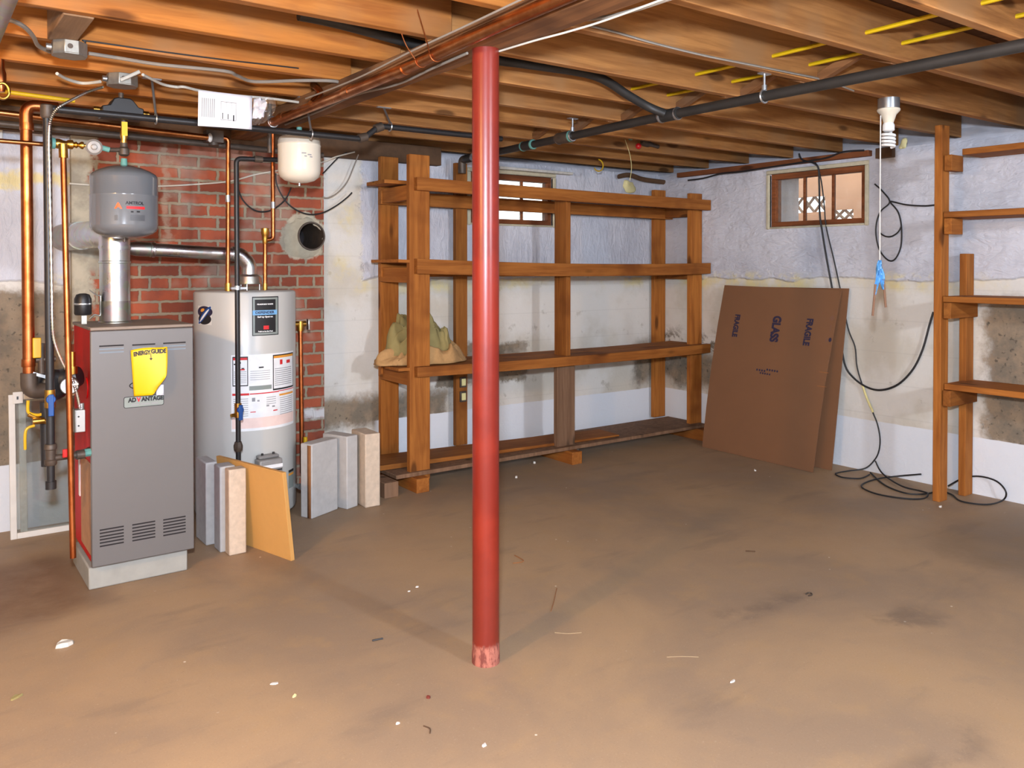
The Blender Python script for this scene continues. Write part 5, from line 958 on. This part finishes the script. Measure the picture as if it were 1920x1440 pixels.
# loops of cable on the wall beside the chimney
cable('phone_cable', 'cream cable sagging across the brick from behind the grey tank to the joists', [onY(x, y, 4.785) for x, y in ((130, 344), (220, 350), (300, 349), (360, 346), (430, 340), (480, 327), (520, 320), (600, 305), (630, 294), (665, 285))], .0045, 'cable_w')
cable('black_cable', 'black cable hanging in a wide loop under the cream tank left side', [onY(x, y, 4.77) for x, y in ((444, 335), (446, 352), (456, 376), (475, 393), (495, 397), (515, 391), (535, 374), (546, 352))], .0045, 'rubber')
cable('black_cable', 'black cable looping under the cream tank and across onto the white wall', [onY(x, y, 4.77) for x, y in ((517, 325), (518, 342), (526, 362), (540, 382), (558, 395), (580, 402), (605, 399), (630, 386), (650, 371), (660, 361))], .0045, 'rubber')
cable('grey_cable', 'thin grey cable loop from the joists across the white wall by the chimney', [onY(x, y, 4.79) for x, y in ((672, 290), (662, 315), (650, 342), (632, 362), (615, 371), (605, 369))], .004, 'cable_g')
cable('grey_cable', 'thin dark cable slanting up the white wall right of the cream tank', [onY(x, y, 4.79) for x, y in ((605, 326), (618, 312), (635, 295), (650, 286))], .004, 'rubber')

# ------------------------------------------------------------------ small things overhead at the back
sv = thing('shutoff_valve', 'grey valve with a red handle hanging between the joists near the corner', 'valve', onY(1200, 275, 4.12))
c_ = onY(1197, 274, 4.10); b = MB(); b.ball(c_, .021, 1, 1, 1); b.build('red_knob', 'redhand', sv); b = MB(); q_ = onY(1212, 268, 4.11); b.lathe([(.014, -.05), (.026, -.03), (.026, .02), (.016, .04), (.014, .13)], q_, (.95, .1, -.1), 14); b.build('body', 'iron_b', sv)
MB().lathe([(.012, 0), (.017, .004), (.017, .022), (.012, .026)], onY(1180, 258, 4.10), (1, 0, 0), 8).build('green_cap', 'teal', sv)
c_ = onY(1122, 310, 4.52); tag(MB().tube([c_+Vector((.045*math.cos(t), 0, .042*math.sin(t))) for t in (R(a) for a in range(-150, 95, 14))], .005, 8, 2).build('yellow_hook', 'yelhand'), 'yellow wire hook curling below the last joists', 'hook')
cable('string', 'thin pale string hanging from a joist near the red handled valve', [onY(1172, 262, 4.14), onY(1181, 290, 4.14), onY(1184, 315, 4.14), onY(1181, 338, 4.14)], .0018, 'cream', 'string')

# ------------------------------------------------------------------ litter on the floor
def chip(name, px, py, w, d, h, mat, label, cat, rot=0, seed=0):
    c = onZ(px, py, 0); b = MB(); random.seed(seed+int(px)); n = 8
    pts = [Vector((w/2*math.cos(t)*random.uniform(.65, 1), d/2*math.sin(t)*random.uniform(.65, 1), 0)) for t in (2*math.pi*k/n for k in range(n))]; Mr = Matrix.Rotation(R(rot), 3, 'Z')
    b.rings([[c+Mr @ p+Vector((0, 0, .0005)) for p in pts], [c+Mr @ (p*.9)+Vector((0, 0, h*random.uniform(.4, 1))) for p in pts]]); return tag(b.build(name, mat, smooth=0), label, cat, 'litter on the floor')
chip('paper_scrap', 122, 1210, .075, .05, .018, 'white_old', 'crumpled whitish scrap lying in front of the boiler pad, far left', 'scrap', 20)
chip('leaf_scrap', 31, 1308, .06, .022, .008, 'olive', 'curled brown scrap near the bottom left corner of the floor', 'scrap', 35)
chip('paper_scrap', 515, 1282, .032, .02, .003, 'white', 'small flat white paper scrap on the floor left of the column', 'scrap', -10)
chip('wood_chip', 552, 1306, .022, .012, .006, 'cream', 'pale chip just right of the flat white scrap', 'chip', 30)
chip('paper_scrap', 908, 1398, .022, .014, .006, 'white', 'tiny white scrap at the bottom below the column', 'scrap', 40)
chip('paper_scrap', 746, 1357, .016, .012, .004, 'white', 'tiny white scrap left of the one below the column', 'scrap', 10)
chip('rust_flake', 803, 1309, .018, .015, .008, 'flake', 'dark red flake on the floor left of the column base', 'flake', 10)
chip('paper_scrap', 782, 1101, .018, .012, .004, 'white', 'white fleck on the floor left of the column, right one of two', 'scrap', 0)
chip('paper_scrap', 767, 1109, .014, .010, .004, 'white', 'white fleck on the floor left of the column, left one of two', 'scrap', 0)
chip('paper_scrap', 1374, 1278, .034, .012, .005, 'white', 'pale splinter on the floor right of the column', 'scrap', 5)
chip('foam_bit', 1416, 883, .02, .018, .015, 'white', 'white foam bit on the floor in front of the cartons', 'foam bit', 0)
chip('foam_bit', 1083, 846, .022, .02, .02, 'white', 'white foam bit by the middle foot of the shelving', 'foam bit', 0)
chip('foam_bit', 1002, 869, .02, .018, .016, 'white', 'white foam bit on the floor in front of the shelving, behind the column', 'foam bit', 0)
chip('foam_bit', 968, 896, .02, .016, .014, 'white', 'white foam bit on the floor just right of the column, nearest of three', 'foam bit', 0)
chip('foam_bit', 1763, 951, .022, .016, .012, 'white', 'white crumb at the foot of the orange shelf post', 'foam bit', 0)
chip('foam_bit', 1102, 650, .02, .016, .012, 'white', 'white foam crumb', 'foam bit', 0) if False else None
def bit(name, pts, r, mat, label, cat='stick'): cable(name, label, [onZ(x, y, r) for x, y in pts], r, mat, cat, 4)
bit('nail', [(698, 1201), (718, 1197)], .003, 'iron', 'dark bent nail on the floor left of the column', 'nail')
bit('twig', [(794, 1361), (806, 1366), (806, 1375)], .002, 'dark_wood', 'dark hooked twig near the bottom of the floor left of the column', 'twig')
bit('washer', [(1511, 1114), (1515, 1111.5), (1521, 1112.5), (1522, 1115.5), (1516, 1117)], .003, 'iron_b', 'small dark open ring lying on the floor at right', 'ring')
bit('string', [(1040, 1186), (1065, 1188), (1090, 1186)], .0011, 'straw', 'short pale curved string on the floor right of the column', 'string')
bit('straw', [(1250, 1232), (1280, 1231), (1310, 1232)], .0010, 'straw', 'thin straight straw on the floor right of the string', 'straw')
bit('wire_bit', [(1044, 1103), (1038, 1130), (1033, 1146)], .0016, 'rust', 'thin rusty wire on the floor just right of the column', 'wire')
bit('splinter', [(1398, 1033), (1416, 1034)], .003, 'dark_wood', 'dark splinter on the floor in the middle distance at right', 'splinter')
bit('splinter', [(965, 1041), (982, 1052), (962, 1056)], .0025, 'rust', 'forked brown splinter beside the column on the floor', 'splinter')

# ------------------------------------------------------------------ light
def lamp(name, loc, watts, rgb, rad):
    l = bpy.data.lights.new(name, 'POINT'); l.energy = watts; l.color = rgb; l.shadow_soft_size = rad
    o = bpy.data.objects.new(name, l); o.location = loc; COL.objects.link(o); return o
lamp('camera_flash', (-.04, -.02, 1.62), 490, (.86, .965, 1.13), .06)
lamp('bare_bulb_left', (-1.25, 1.40, 1.97), 150, (1, .58, .21), .05)
lamp('fill_light_behind', (2.3, -2.0, 2.06), 270, (.88, .97, 1.12), .10)  # added fill light behind the viewer, lifts the whole room
w = bpy.data.worlds.new('world'); sc.world = w; w.use_nodes = True
bg = w.node_tree.nodes['Background']; bg.inputs[0].default_value = (.95, .97, 1, 1); bg.inputs[1].default_value = 5.0
sc.view_settings.view_transform = 'Standard'; sc.view_settings.look = 'None'; sc.view_settings.gamma = 1; sc.view_settings.use_curve_mapping = False
sc.view_settings.exposure = 0.12
sc.cycles.max_bounces = 8; sc.cycles.diffuse_bounces = 2
